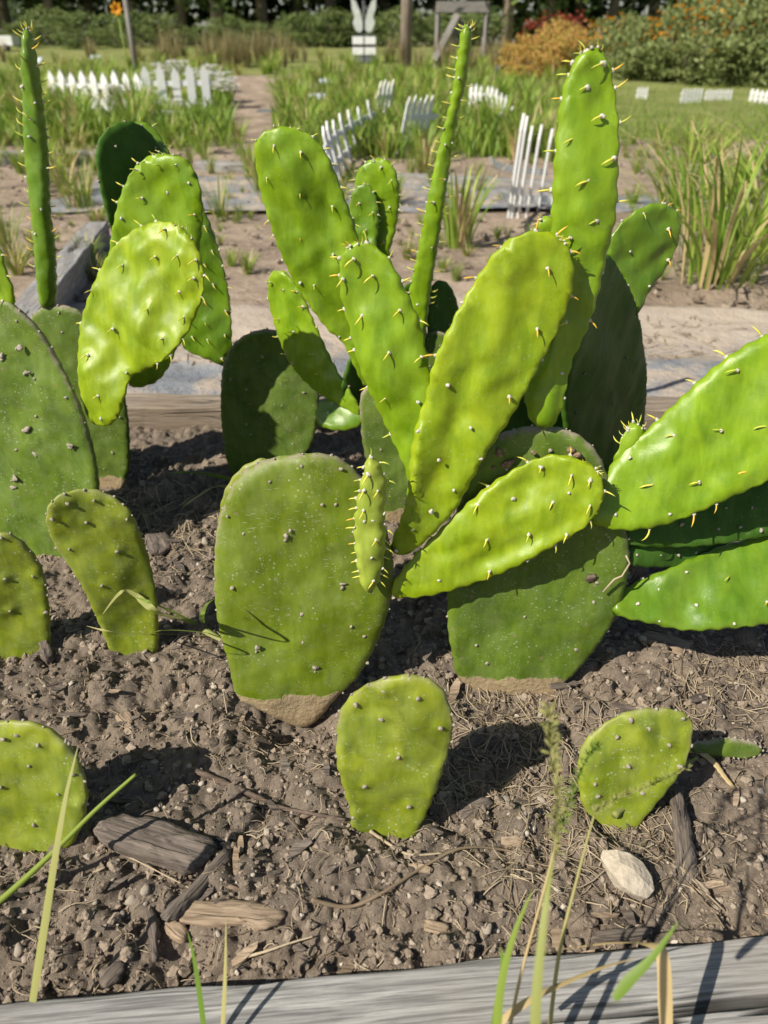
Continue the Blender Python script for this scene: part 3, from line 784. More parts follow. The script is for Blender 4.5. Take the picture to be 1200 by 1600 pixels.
make_pad('D4', 'D', [(493,655),(498,632),(515,622),(540,625),(566,645),(562,665),(535,673),(505,668)], (563, 655), 'D1', yaw=-10, tilt=40, T=.009, mat='green', ar=[(514,647),(520,632)])
make_pad('D5', 'D', [(535,620),(541,575),(556,548),(580,538),(615,540),(645,565),(650,610),(630,640),(570,640)], (600, 630), 'D1', yaw=45, tilt=-8, T=.009, mat='deep', off=.06, auto=True)
plant('F', 600, 660, 'small prickly pear at the back with two overlapping spotted pads beside the thin stem')
make_pad('F1', 'F', [(553,320),(556,275),(572,253),(595,247),(613,257),(623,285),(624,320),(618,360),(608,400),(604,450),(600,540),(598,640),(594,690),(580,690),(575,600),(572,500),(560,420),(552,370)],
         (585, 670), yaw=-6, tilt=2, T=.009, mat='young', leaf=.013, ldir=(-.4, .3), auto=True, rimleaf=(.024, .25), tip=[(595,252,6,18)])
make_pad('F2', 'F', [(545,345),(549,305),(563,288),(578,291),(589,312),(592,345),(589,380),(585,420),(570,425),(553,400),(546,375)],
         (582, 420), 'F1', yaw=-14, tilt=4, off=-.02, T=.008, mat='green', leaf=.012, ldir=(-.4, .3), auto=True, rimleaf=(.026, .24), tip=[(566,292,5,12)])
plant('G', 672, 690, 'slender prickly pear behind the centre with one tall thin pad full of yellow hooks')
make_pad('G1', 'G', [(650,570),(654,535),(672,519),(695,521),(712,550),(718,600),(712,660),(700,710),(660,712),(648,640)], (675, 695), yaw=0, tilt=3, T=.010, mat='ash', auto=True)
make_pad('G2', 'G', [(726,37),(735,44),(737,65),(733,95),(727,135),(716,175),(709,210),(704,250),(697,300),(690,350),(682,400),(674,450),(668,500),(664,535),(652,540),(643,510),(638,470),(644,430),(651,400),(662,340),(674,280),(685,230),(698,180),(708,130),(715,80),(720,50)],
         (660, 532), 'G1', yaw=0, tilt=0, T=.014, mat='young', leaf=.0185, ldir=(-.5, -.2), und=.0015, rimw=.012, off=-.01,
         ar=[(716,122,0),(715,182),(695,225,0),(694,280),(677,315),(668,330),(674,384,0),(652,473,0)], rimleaf=(.026, .07), tip=[(729,40,9,10)])
make_pad('G3', 'G', [(668,480),(672,452),(685,438),(700,443),(711,462),(717,490),(711,520),(700,548),(685,560),(672,540),(667,510)], (690, 555), 'G1', yaw=25, tilt=0, T=.008, mat='deep', auto=True, off=.02)
make_pad('G4', 'G', [(625,480),(630,452),(645,440),(660,450),(664,490),(664,540),(655,570),(636,540)], (655, 565), 'G1', yaw=40, tilt=0, T=.008, mat='deep', auto=True, off=.02)
plant('I', 945, 800, 'shaded prickly pear behind the tall right pad, dark pad carrying a smaller bright tilted pad')
make_pad('I1', 'I', [(948,398),(968,425),(988,465),(1002,530),(1007,600),(1004,660),(990,720),(970,790),(950,830),(925,825),(905,760),(890,700),(880,640),(885,560),(903,480),(925,420)],
         (945, 800), yaw=52, tilt=-4, T=.011, mat='deep', ar=[(967,425),(972,557),(906,581),(1000,505),(951,628),(998,625),(893,642),(1000,650)], rimleaf=(.05, .2))
make_pad('I2', 'I', [(950,400),(957,366),(985,335),(1020,318),(1046,321),(1062,342),(1059,380),(1040,420),(1015,455),(996,492),(985,475),(968,432)],
         (990, 488), 'I1', yaw=14, tilt=4, T=.009, mat='green', leaf=.013, ldir=(.2, .8), ar=[(1040,357),(981,392,0),(1040,405),(1011,446,0),(1002,333),(970,345,0)], tip=[(1048,325,9,16)], lcol='leaf_o', off=-.005)
make_pad('I3', 'I', [(826,400),(832,365),(842,345),(856,338),(870,350),(876,400),(874,470),(880,560),(870,620),(850,600),(835,520),(826,450)], (880, 640), 'I1', yaw=0, tilt=0, T=.008, mat='young', leaf=LS, rimleaf=(.025, .3), off=.03, tip=[(848,345,6,12)])
make_pad('I4', 'I', [(768,700),(780,640),(805,600),(840,580),(870,610),(890,680),(900,760),(880,800),(800,790),(770,750)], (890, 740), 'I1', yaw=35, tilt=0, T=.009, mat='deep', auto=True, off=.03)
plant('H', 800, 1068, 'prickly pear right of centre, shaded base pad topped by the tallest broad pad')
make_pad('H1', 'H', [(700,985),(699,930),(703,870),(712,800),(727,740),(750,700),(788,676),(830,666),(870,667),(905,680),(932,705),(948,740),(968,795),(982,850),(980,900),(962,960),(935,1005),(903,1045),(872,1075),(850,1100),(800,1105),(745,1085),(713,1052),(706,1020)],
         (800, 1068), yaw=0, tilt=7, T=.014, mat='old', cork=1055, rimleaf=(.035, .15), und=.003, dimple=.001,
         ar=[(857,700),(818,957),(898,1009),(743,1002),(930,905),(780,708),(790,728),(870,712),(905,720),(935,725),(925,935),(760,1030)])
make_pad('H2', 'H', [(850,669),(832,661),(821,632),(822,602),(838,570),(850,530),(862,490),(862,420),(861,350),(864,280),(868,220),(875,160),(888,114),(903,88),(925,75),(945,85),(957,118),(967,200),(966,270),(962,340),(948,400),(932,470),(915,520),(896,560),(886,600),(879,635),(866,662)],
         (850, 667), 'H1', yaw=-6, tilt=4, T=.011, mat='young', leaf=LS, lin=.6, ldir=(-.9, .15), und=.004, off=-.002, dimple=.0018, ridges=[((868,470),(858,640),.009,.010),((905,440),(892,600),-.007,.012),((915,120),(905,430),.002,.012)],
         ar=[(918,85),(900,98),(941,100),(916,137),(959,142),(939,182),(894,216),(957,247),(917,282),(930,343),(890,370),(880,157),(887,118),(865,236),(868,297),(967,190),(965,317),(960,113),(937,423,0),(927,502),(877,580,0),(837,614,0),(883,500),(883,619,0),(900,283,0)], tip=[(930,78,7,26)])
make_pad('H3', 'H', [(918,812),(925,790),(945,742),(975,702),(1012,670),(1060,625),(1110,578),(1160,542),(1200,522),(1280,492),(1350,500),(1385,560),(1355,630),(1290,690),(1205,748),(1140,778),(1080,805),(1030,822),(980,829),(940,823)],
         (935, 800), 'H1', yaw=-10, tilt=26, T=.011, mat='young', leaf=.0165, lin=.72, ldir=(-1, -.05), und=.003, off=-.012, rimw=.013,
         ar=[(1050,681),(1123,673),(1194,667),(982,715,0),(1018,757),(1089,753),(1163,737),(960,803,0),(1044,802,0),(1024,652),(1011,827),(1087,807),(1119,787),(1197,746),(1148,580),(1087,602),(1128,555),(1188,522),(1270,600),(1240,670)])
make_pad('H3b', 'H', [(958,725),(966,700),(976,674),(988,660),(1002,664),(1009,680),(992,702),(975,728)], (968, 724), 'H3', yaw=-10, tilt=18, T=.006, mat='young', leaf=.014, ldir=(-.2, -.6), rimleaf=(.012, .2), off=.004, tip=[(1000,668,7,14)])
make_pad('H4', 'H', [(956,955),(962,935),(985,914),(1030,893),(1080,872),(1130,852),(1200,835),(1280,825),(1330,860),(1320,930),(1260,960),(1200,975),(1130,983),(1070,985),(1010,973),(970,964)],
         (960, 950), 'H1', yaw=-4, tilt=44, T=.011, mat='green', leaf=.014, ldir=(-.8, .3), und=.005, off=-.004, lcol='leaf_o',
         ar=[(1006,908,0),(1039,911,0),(1027,921,0),(1070,895,0),(1135,902,1),(1085,946,0),(994,944,0),(1028,971,0),(1144,975,0),(1195,942,1)])
make_pad('H5', 'H', [(962,835),(1000,800),(1090,765),(1200,740),(1290,750),(1310,800),(1260,830),(1200,838),(1100,853),(1020,855),(980,850)], (968, 840), 'H1', yaw=10, tilt=30, T=.010, mat='deep', auto=True, off=.004)
make_pad('H6', 'H', [(972,870),(985,852),(1030,842),(1090,845),(1150,850),(1190,862),(1150,878),(1090,884),(1030,886),(990,884)], (975, 872), 'H1', yaw=20, tilt=25, T=.009, mat='deep', auto=True, off=.004)
plant('E', 455, 1105, 'prickly pear in the centre foreground, big rounded pad with V of bright pads at right')
make_pad('E6', 'E', [(340,850),(343,800),(352,765),(370,738),(392,722),(420,720),(430,780),(420,880),(380,930),(350,900)], (400, 900), yaw=-4, tilt=10, T=.008, mat='olive', ground_z=.13, off=.0, label='pad pressed behind the big rounded pad')
make_pad('E1', 'E', [(335,885),(338,832),(351,785),(375,742),(410,720),(450,711),(490,708),(525,713),(552,732),(577,762),(598,810),(612,860),(615,910),(605,960),(586,1010),(558,1058),(527,1088),(500,1120),(475,1136),(440,1124),(400,1104),(370,1086),(357,1035),(343,985),(336,935)],
         (455, 1100), yaw=2, tilt=10, T=.013, mat='mid', cork=1082, rimleaf=(.03, .12), und=.004, rimw=.018, dimple=.0016,
         ar=[(423,748),(472,724),(533,729),(525,783),(447,838),(365,912),(473,952),(569,987),(402,1011),(493,1042),(357,802),(383,828),(504,783),(455,823),(535,912),(549,972),(474,996)])
make_pad('E2', 'E', [(530,430),(533,400),(548,382),(570,378),(595,391),(615,415),(635,455),(655,500),(666,545),(673,590),(674,640),(668,700),(658,760),(645,815),(634,800),(636,745),(612,685),(582,622),(560,570),(545,510),(533,465)],
         (645, 812), 'E1', yaw=-12, tilt=2, T=.009, mat='young', leaf=LS, ldir=(-.6, .4), und=.004, off=.03, dimple=.002, ridges=[((560,440),(640,700),.003,.010),((600,440),(660,660),-.003,.009)],
         ar=[(555,403),(538,434),(585,429),(568,491),(627,482),(555,545),(610,548),(660,555),(604,619),(655,625),(608,678),(570,376),(607,402),(624,439),(656,501),(531,482),(536,527),(563,603),(534,403),(526,429)], tip=[(552,384,5,12)])
make_pad('E3', 'E', [(615,864),(612,845),(625,815),(637,770),(640,720),(650,665),(665,620),(678,565),(705,505),(735,450),(765,405),(790,378),(820,364),(850,361),(875,371),(891,393),(897,425),(891,465),(872,515),(846,565),(817,620),(790,665),(762,705),(740,745),(715,790),(690,820),(660,849),(635,866)],
         (618, 858), 'E1', yaw=0, tilt=5, T=.012, mat='yellow', leaf=.013, ldir=(.1, .9), und=.004, off=-.004, dimple=.0026, ridges=[((655,660),(632,830),.006,.010),((740,560),(668,800),-.0065,.014),((800,420),(740,640),.004,.016),((840,520),(780,660),-.004,.012)],
         ar=[(789,427),(853,417),(837,511),(754,550,0),(699,598,0),(734,664,0),(685,714,0),(654,670,0),(650,760,0),(708,761,0),(673,794,0),(644,821,0),(794,616,1),(750,712,0),(741,433),(782,384),(837,364),(725,474,0),(682,553),(847,560),(892,465),(888,391),(868,372),(631,788,0),(619,855,0)], tip=[(880,378,6,14)], lcol='leaf_o')
make_pad('E4', 'E', [(611,922),(618,905),(650,865),(700,815),(755,765),(800,735),(840,716),(870,710),(900,715),(926,728),(941,750),(944,775),(931,805),(905,830),(860,856),(815,881),(770,901),(720,918),(670,931),(630,934),(614,931)],
         (615, 925), 'E1', yaw=-9, tilt=17, T=.010, mat='yellow', leaf=LS, lin=.6, ldir=(-.35, .9), und=.003, off=-.004, dimple=.002,
         ridges=[((700,850),(860,780),.004,.012),((720,890),(880,820),-.004,.012),((780,770),(880,740),-.003,.010)],
         ar=[(845,728),(892,741),(921,748),(802,777,0),(863,782),(747,786),(761,839),(826,833),(921,788),(702,848,0),(888,768,0),(687,904,0),(765,890),(760,759),(823,720),(890,710),(941,767),(923,813),(885,833),(871,853),(825,873,0),(700,812,0)], tip=[(925,735,10,16)])
make_pad('E5', 'E', [(576,713),(588,720),(600,738),(604,770),(601,800),(603,840),(599,880),(590,912),(578,927),(566,915),(558,880),(553,830),(558,780),(567,740)],
         (578, 925), 'E1', yaw=-5, tilt=2, T=.013, mat='pale', leaf=.0135, ldir=(-.2, .2), und=.002, rimw=.011, off=-.025,
         ar=[(570,760,1),(571,807,0),(584,805,0),(582,863,0),(585,900),(592,760),(590,835),(577,735),(570,790,1)], rimleaf=(.016, .06))
# young pads rooted on their own in the front of the bed
plant('J', 210, 1010, 'small bright cactus pad tilted left with dark blotches, rooted beside the leaning grass weed')
make_pad('J', 'J', [(72,812),(78,786),(100,770),(140,764),(175,775),(205,800),(222,840),(235,880),(244,930),(248,980),(246,1015),(230,1045),(195,1052),(173,1018),(155,975),(130,920),(105,880),(85,850)],
         (210, 1012), yaw=12, tilt=0, T=.009, mat='olive', und=.006, dimple=.003, rimleaf=(.026, .24),
         ar=[(107,783),(148,778),(83,807),(136,812),(199,807),(111,853),(184,857),(160,910),(109,896),(180,779),(215,924)])
plant('K', 10, 1015, 'small cactus pad in shade at the left edge, rooted below the huge dull pad')
make_pad('K', 'K', [(-60,845),(-20,833),(10,832),(40,850),(65,885),(75,930),(79,980),(78,1015),(60,1045),(0,1055),(-50,1050),(-90,930)],
         (20, 1018), yaw=10, tilt=4, T=.009, mat='olive', und=.004, dimple=.003, rimleaf=(.026, .24), ar=[(4,836),(53,896),(73,953),(18,950),(10,900)])
plant('L', 40, 1320, 'round bright cactus pad at the left edge with a straw-coloured blade across it')
make_pad('L', 'L', [(-60,1150),(-20,1130),(20,1126),(60,1131),(95,1151),(120,1180),(134,1220),(137,1250),(130,1285),(112,1320),(70,1350),(20,1360),(-50,1360),(-100,1240)],
         (40, 1322), yaw=-4, tilt=12, T=.010, mat='olive', und=.003, dimple=.0026, rimleaf=(.026, .24),
         ar=[(11,1148),(65,1157),(102,1163),(51,1189),(7,1222),(119,1203),(96,1233),(59,1281),(130,1255),(32,1142)])
plant('M', 605, 1305, 'single bright oval cactus pad standing alone in the middle of the front soil')
make_pad('M', 'M', [(526,1150),(530,1115),(550,1085),(585,1065),(625,1055),(660,1057),(690,1075),(705,1110),(707,1145),(696,1190),(683,1230),(667,1270),(650,1305),(630,1340),(575,1340),(549,1308),(547,1270),(535,1225),(526,1190)],
         (605, 1306), yaw=-2, tilt=8, T=.010, mat='olive', und=.004, dimple=.003, rimleaf=(.026, .24),
         ar=[(600,1073),(653,1084),(596,1116),(688,1130),(541,1154),(623,1175),(570,1220),(639,1252),(692,1193),(553,1270),(595,1301),(557,1094)])
plant('N', 975, 1275, 'small dark-streaked cactus pad at lower right above the pale stone, a grass stalk crossing it')
make_pad('N', 'N', [(905,1180),(915,1155),(945,1130),(980,1112),(1020,1106),(1060,1110),(1081,1127),(1080,1160),(1070,1195),(1050,1225),(1020,1262),(990,1295),(955,1300),(928,1282),(910,1258),(903,1215)],
         (970, 1280), yaw=-2, tilt=22, T=.009, mat='olive', und=.004, dimple=.0026, rimleaf=(.026, .24),
         ar=[(1011,1134),(962,1147),(1042,1159),(979,1192),(927,1220),(1059,1193),(1001,1234),(983,1121),(1064,1119),(932,1239)])
plant('O', 1100, 1172, 'thin grey-green cactus pad lying flat on the soil at right, beside the small streaked pad')
make_pad('O', 'O', [(1080,1164),(1100,1157),(1140,1152),(1178,1160),(1191,1173),(1170,1184),(1120,1182),(1085,1176)], (1095, 1176), yaw=5, tilt=30, T=.007, mat='ash', rimleaf=(.012, .1), ground_z=.008)

# scabs and a dried husk on the old base pads
def scabs(key, lst, mat, name, label=None):
    q = PADS[key]; inv = q['o'].matrix_basis.copy(); inv.translation = q['P']; inv = inv.inverted()
    for (a, b, r, sx) in lst:
        rr_ = ray(a, b); p = CAM + rr_ * ((q['P'] + q['n'] * .0115 - CAM).dot(q['n']) / rr_.dot(q['n']))
        g = Geo(); g.blob((0, 0, 0), r, 2, .45, (sx, 1, .45)); o = g.build(name, mat, q['o'], label=label); o.location = inv @ p
MT['scab'] = simple('brown_scab', (.17, .10, .065), (.36, .25, .17), 300, .9, .8, .002)
scabs('H1', [(780,708,.0042,1.2),(787,727,.0032,1),(795,724,.0045,1.4),(772,731,.0025,1),(892,706,.0055,1),(903,712,.0052,1.1),(834,708,.003,1)], MT['scab'], 'scab')
scabs('H1', [(925,904,.0062,1)], MT['twig'], 'dried_husk')
scabs('E1', [(504,783,.0035,2),(525,780,.0032,.8),(473,948,.0045,.8),(549,973,.0028,1.8),(535,913,.0024,1.9),(497,1000,.002,1.6),(402,1012,.0036,1),(493,1044,.0042,1.1),(447,838,.0036,1)], MT['areole_old'], 'scar')
scabs('A1', [(43,582,.0050,.6),(110,697,.0045,1.2),(42,671,.0050,1.8),(23,748,.0055,1),(55,710,.0035,1.9),(31,543,.0042,1),(3,556,.005,1),(20,762,.003,2)], MT['areole_old'], 'scar')
strand_pts = [(942,925),(960,905),(972,900),(984,880),(978,868)]
g = Geo(); g.tube([AT(a, b, (PADS['H1']['P'] + PADS['H1']['n'] * .02 - CAM).dot(PADS['H1']['n']) / ray(a, b).dot(PADS['H1']['n'])) for a, b in strand_pts], .0014, 5)
g.build('twig', MT['straw'], label='bent dry stem caught on the right side of the shaded base pad', cat='twig')

# ------------------------------------------------------------------ litter on the bed
def bed_pt(px, py, up=0):
    z = 0
    for _ in range(4):
        p = G(px, py, z); z = soil_z(p.x, p.y)
    return Vector((p.x, p.y, z + up))
g = Geo()
for k in range(32000):      # crumbs of soil
    x = R.uniform(-.95, 1.05) ; y = .34 + 1.2 * R.random() ** 1.3
    if abs(x) > .35 + .62 * y: continue
    r = .0013 + .0060 * R.random() ** 7
    g.blob((x, y, soil_z(x, y) + r * .45), r, 1 if r < .005 else 2, .34, (1, R.uniform(.7, 1), R.uniform(.6, .9)))
g.build('soil_crumbs', MT['clod'], kind='stuff', smooth=False, label='loose crumbs of brown soil covering the bed', cat='soil')
g = Geo()
for k in range(6000):
    x = R.uniform(-.95, 1.05); y = .34 + 1.15 * R.random() ** 1.3
    if abs(x) > .35 + .62 * y: continue
    if vn(x, y, 6, 2) < -.25 and R.random() < .7: continue
    r = .0011 + .0036 * R.random() ** 3
    g.blob((x, y, soil_z(x, y) + r * .4), r, 1, .38, (1, R.uniform(.55, 1), R.uniform(.5, .9)))
g.build('gravel', MT['grit'], kind='stuff', smooth=False, label='pale grit scattered through the bed soil', cat='gravel')
# pebbles one can pick out
pebm = []
for k in range(7):
    g = Geo(); g.blob((0, 0, 0), 1, 2, .2, (1, R.uniform(.7, .95), R.uniform(.55, .8)))
    me = mesh_from('pebble', g.v, g.f, True); me.materials.append(MT['pebble'] if k % 3 else MT['perlite']); pebm.append(me)
spots = [(322,856,13),(350,946,9),(788,1250,16),(758,1262,8),(843,1262,9),(846,1247,12),(828,1268,10),(823,1300,9),(812,1278,8),(800,1248,7),(890,1240,7),(625,1090,6),(316,1380,9),(338,1400,8),(200,1260,9),(245,1265,8),(257,1263,7),(265,1234,7),(315,1225,9),(330,1235,9),(313,1205,8),(228,1392,15),(206,1408,13),(190,1430,10),(228,1412,7),(30,1485,14),(40,1500,9),(310,1465,9),(340,1460,8),(202,1495,10),(558,1510,9),(573,1508,9),(390,1490,9),(405,1485,7),(760,1455,14),(755,1462,9),(778,1445,8),(1030,1440,10),(1125,1408,9),(1120,1330,8),(990,1415,7),(515,1415,8),(525,1430,8),(470,1225,8),(483,1240,9),(452,1210,8),(410,1192,8),(420,1310,9),(405,1320,7),(348,1320,6),(395,1365,6),(655,1310,10),(1005,1000,12),(1080,1050,8),(1040,1420,8),(112,1068,7),(225,1020,6),(240,1030,9),(260,980,8),(285,905,7),(270,880,6),(300,930,8),(185,1345,6),(150,1410,8),(60,1440,10),(560,1360,8),(640,1400,7),(700,1240,8),(720,1350,7),(690,1180,6),(870,1390,9),(1100,1300,8),(1160,1250,9),(1170,1350,8),(1150,1070,9),(1100,1100,7),(1030,1080,9),(980,1060,7)]
PL = 'small pale pebble lying loose on the brown bed soil'
for (px, py, s) in spots:
    p = bed_pt(px, py); r = s * .5 * (p - CAM).length / FPX * 1.15
    o = mkobj('pebble', R.choice(pebm), label=PL, cat='pebble', group='pebbles scattered on the bed soil')
    o.location = p + Vector((0, 0, r * .25)); o.scale = (r, r, r); o.rotation_euler = (R.uniform(-.4, .4), R.uniform(-.4, .4), R.uniform(0, 6.28))
# the pale stone
P = bed_pt(980, 1375)
bm = bmesh.new(); rr = random.Random(31)
for (x, y, z) in [(-.030,.022,.004),(-.026,.030,.010),(-.010,.026,.016),(.006,.022,.014),(.020,.012,.010),(.027,-.004,.006),(.026,-.020,.004),(.014,-.030,.006),(-.002,-.028,.013),(-.012,-.020,.015),(-.022,-.004,.014),(-.027,.008,.009),(.004,.0,.019),(-.010,.008,.020),(.012,-.012,.016),(-.028,.02,-.012),(.0,.02,-.015),(.024,.0,-.015),(.010,-.026,-.015),(-.02,-.008,-.015)]: bm.verts.new((x * .88, y * .88, z * .8))
bmesh.ops.convex_hull(bm, input=bm.verts)
bmesh.ops.triangulate(bm, faces=bm.faces); bmesh.ops.subdivide_edges(bm, edges=bm.edges, cuts=3, use_grid_fill=True)
for v in bm.verts:
    c = v.co; k = .0005 * float(vn(c.x + c.z, c.y, 160, 3)) + .0003 * float(vn(c.x, c.y - c.z, 420, 4)); v.co = c + c.normalized() * k
me = bpy.data.meshes.new('stone'); bm.to_mesh(me); bm.free()
o = mkobj('stone', me, mats=MT['stone'], label='pale angular stone on the soil near the front timber, grass shadows across it', cat='stone'); o.location = P + Vector((0, 0, .008)); o.rotation_euler = (.12, -.05, 0)
# wood chips and bark
def chip(outline, thick, mat, label, cat='wood chip', lift=.004, tilt=0, name='wood_chip'):
    C = catmull(outline, 5, True); cx = sum(c[0] for c in outline) / len(outline); cy = sum(c[1] for c in outline) / len(outline)
    P = bed_pt(cx, cy); zt = P.z + lift + thick
    pts = [G(c[0] + R.uniform(-2.2, 2.2), c[1] + R.uniform(-1.3, 1.3), zt) for c in C]
    # long axis
    A = np.array([tuple(p)[:2] for p in pts]); A0 = A.mean(0); u, s_, vt = np.linalg.svd(A - A0); ax = vt[0]; ang = math.atan2(ax[1], ax[0])
    c, s = math.cos(ang), math.sin(ang)
    n = len(pts); vs = []; fs = []
    loc = [((a - A0)[0] * c + (a - A0)[1] * s, -(a - A0)[0] * s + (a - A0)[1] * c) for a in A]
    lev = [(.86, 0, 0), (1, -.25, .6), (1.0, -.75, .8), (.9, -1.2, .8)]
    for sc_, zz, _ in lev:
        for k, (x, y) in enumerate(loc):
            vs.append((x * sc_, y * sc_, zz * thick + .30 * thick * float(vn(x * sc_ + cx, y * sc_ * 2.5, 60, 2))))
    inner = []
    for r_, zz in ((.66, .14), (.42, .22), (.2, .25)):
        inner.append(len(vs))
        for k, (x, y) in enumerate(loc): vs.append((x * r_, y * r_, thick * zz + .30 * thick * float(vn(x * r_ + cx, y * r_ * 2.5, 60, 2))))
    for L in range(3):
        for k in range(n):
            k2 = (k + 1) % n; fs.append((L * n + k, (L + 1) * n + k, (L + 1) * n + k2, L * n + k2))
    prev = 0
    for base in inner:
        for k in range(n):
            k2 = (k + 1) % n; fs.append((base + k, prev + k, prev + k2, base + k2))
        prev = base
    vs.append((0, 0, thick * .25))
    for k in range(n): fs.append((len(vs) - 1, base + k, base + (k + 1) % n))
    fs.append(tuple(3 * n + k for k in range(n)))
    me = mesh_from(name, vs, fs)
    o = mkobj(name, me, mats=mat, label=label, cat=cat)
    o.location = (A0[0], A0[1], zt); o.rotation_euler = (0, tilt, ang)
    return o
chip([(145,1290),(160,1275),(190,1269),(240,1275),(290,1290),(335,1312),(330,1330),(310,1348),(285,1356),(255,1345),(225,1335),(190,1325),(160,1312)], .016, MT['chip_dark'], 'large dark bark piece lying left of the front, thickest of the wood pieces', 'bark')
chip([(275,1428),(282,1410),(320,1405),(390,1407),(415,1410),(445,1425),(425,1445),(400,1452),(385,1440),(330,1442),(290,1440)], .007, MT['chip_pale'], 'pale flat wood chip with a ragged right end near the front timber', lift=.011)
chip([(252,1430),(262,1415),(300,1380),(345,1328),(360,1328),(355,1345),(320,1385),(285,1420),(265,1436)], .009, MT['chip_dark'], 'dark split stick below the large bark piece', 'stick')
chip([(258,1440),(270,1436),(290,1445),(294,1460),(283,1470),(262,1458)], .008, MT['chip_pale'], 'small tan wood lump under the end of the dark split stick')
chip([(1050,1240),(1062,1236),(1075,1260),(1082,1300),(1092,1355),(1088,1378),(1066,1382),(1058,1350),(1052,1300)], .008, MT['chip_dark'], 'long flat brown bark strip standing below the small streaked pad', 'bark')
chip([(712,1262),(728,1250),(755,1244),(770,1250),(765,1262),(740,1272),(720,1275)], .010, MT['chip_dark'], 'short dark bark lump in the shadow right of the lone oval pad', 'bark')
chip([(1008,985),(1050,992),(1085,1000),(1075,1012),(1062,1028),(1045,1020),(1010,1000)], .007, MT['chip_pale'], 'flat wood chip in shade beneath the low glossy pad at right')
chip([(663,1443),(665,1436),(698,1440),(700,1455),(690,1460),(665,1454)], .006, MT['chip_pale'], 'small square-ended wood chip left of the grass stalks')
chip([(925,1462),(940,1452),(1010,1448),(1020,1456),(1000,1466),(930,1470)], .006, MT['chip_dark'], 'dark bark strip against the front timber below the pale stone', 'bark')
chip([(225,845),(232,830),(262,832),(268,850),(250,860),(230,858)], .012, MT['chip_dark'], 'dark wood block on the soil right of the small tilted pad')
chip([(60,1000),(75,998),(82,1020),(72,1030),(62,1020)], .012, MT['chip_dark'], 'small upright wood peg between the two small left pads')
chip([(178,1118),(200,1110),(208,1128),(195,1135)], .006, MT['chip_pale'], 'tiny pale wood flake above the round bright pad')
chip([(230,1410),(242,1425),(248,1490),(238,1498),(232,1470)], .006, MT['chip_dark'], 'thin bark splinter below the dark split stick')
chip([(155,1520),(180,1500),(195,1505),(185,1530),(160,1542)], .006, MT['chip_dark'], 'dark bark chip against the front timber at lower left')
def strand(name, pix, r, mat, label=None, cat=None, lift=.0075, k=6, parent=None, taper=True, n=8, group=None, kind=None, flat=1):
    P = catmull([tuple(bed_pt(a, b, lift + (c[0] if c else 0))) for a, b, *c in pix], n)
    N = len(P); rr = [r * (1 - .55 * i / N if taper else 1) * (1 + .12 * math.sin(i * 1.9)) for i in range(N)]
    g = Geo(); g.tube(P, rr, k, flat)
    return g.build(name, mat, parent, label=label, cat=cat, group=group, kind=kind)
strand('twig', [(300,1208),(350,1228),(400,1250),(440,1268),(490,1278),(540,1287)], .0042, MT['twig'], 'long brown twig lying on the soil left of the lone oval pad', 'twig')
strand('twig', [(487,1412),(545,1420),(600,1400),(660,1362),(720,1332),(790,1335),(845,1355)], .0026, MT['straw'], 'long thin grey stem arching across the soil below the lone oval pad', 'stem', .008)
strand('twig', [(578,1303),(610,1325),(640,1340),(690,1338)], .0022, MT['straw'], 'short curved stem at the foot of the lone oval pad', 'stem', .006)
strand('twig', [(180,1335),(240,1365),(310,1402)], .0012, MT['straw'], 'thin straw running from the bark piece to the pale chip', 'straw', .010)
strand('twig', [(385,1500),(420,1490),(455,1478),(490,1468)], .0018, MT['straw'], 'thin stem lying beside the front timber near the middle', 'stem', .006)
strand('twig', [(1066,1180),(1090,1185),(1112,1205),(1128,1222),(1145,1240)], .0060, MT['blade_dry'], 'curled pale dry leaf at the right of the small streaked pad', 'dry leaf', .012, flat=.2)
strand('twig', [(955,1290),(1000,1255),(1040,1225),(1085,1198)], .0045, MT['grass_pale'], 'pale green seed head lying across the foot of the small streaked pad', 'seed head', .02)
strand('twig', [(1105,1395),(1060,1360),(1130,1430)], .0018, MT['straw'], 'thin straw beside the long flat bark strip', 'straw')
gd, gp = Geo(), Geo()
for k in range(1500):     # shreds of bark and rotten wood
    x = R.uniform(-.95, 1.05); y = .34 + 1.1 * R.random() ** 1.3
    if abs(x) > .35 + .62 * y: continue
    gg = gd if R.random() < .7 else gp
    L = .003 + .016 * R.random() ** 3; W_ = L * R.uniform(.15, .4); a = R.uniform(0, 6.28); z = soil_z(x, y) + .0015; tl = R.uniform(-.4, .4)
    c_, s_ = math.cos(a), math.sin(a); o_ = len(gg.v)
    for zz in (0, W_ * .45):
        for (u, v_) in ((-L, -W_ * .5), (-L * .2, -W_), (L * .8, -W_ * .8), (L, W_ * .2), (L * .1, W_), (-L * .9, W_ * .7)):
            u *= R.uniform(.85, 1.15); gg.v.append(Vector((x + u * c_ - v_ * s_, y + u * s_ + v_ * c_, z + zz + u * tl + L * .2)))
    gg.f += [tuple(o_ + 6 + i for i in range(6)), tuple(o_ + i for i in range(6))[::-1]] + [(o_ + i, o_ + (i + 1) % 6, o_ + 6 + (i + 1) % 6, o_ + 6 + i) for i in range(6)]
gd.build('bark_shreds', MT['chip_dark'], kind='stuff', smooth=False, label='dark shreds of bark mixed through the bed soil', cat='bark')
gp.build('wood_shreds', MT['chip_pale'], kind='stuff', smooth=False, label='pale shreds of wood mixed through the bed soil', cat='wood')
g = Geo()
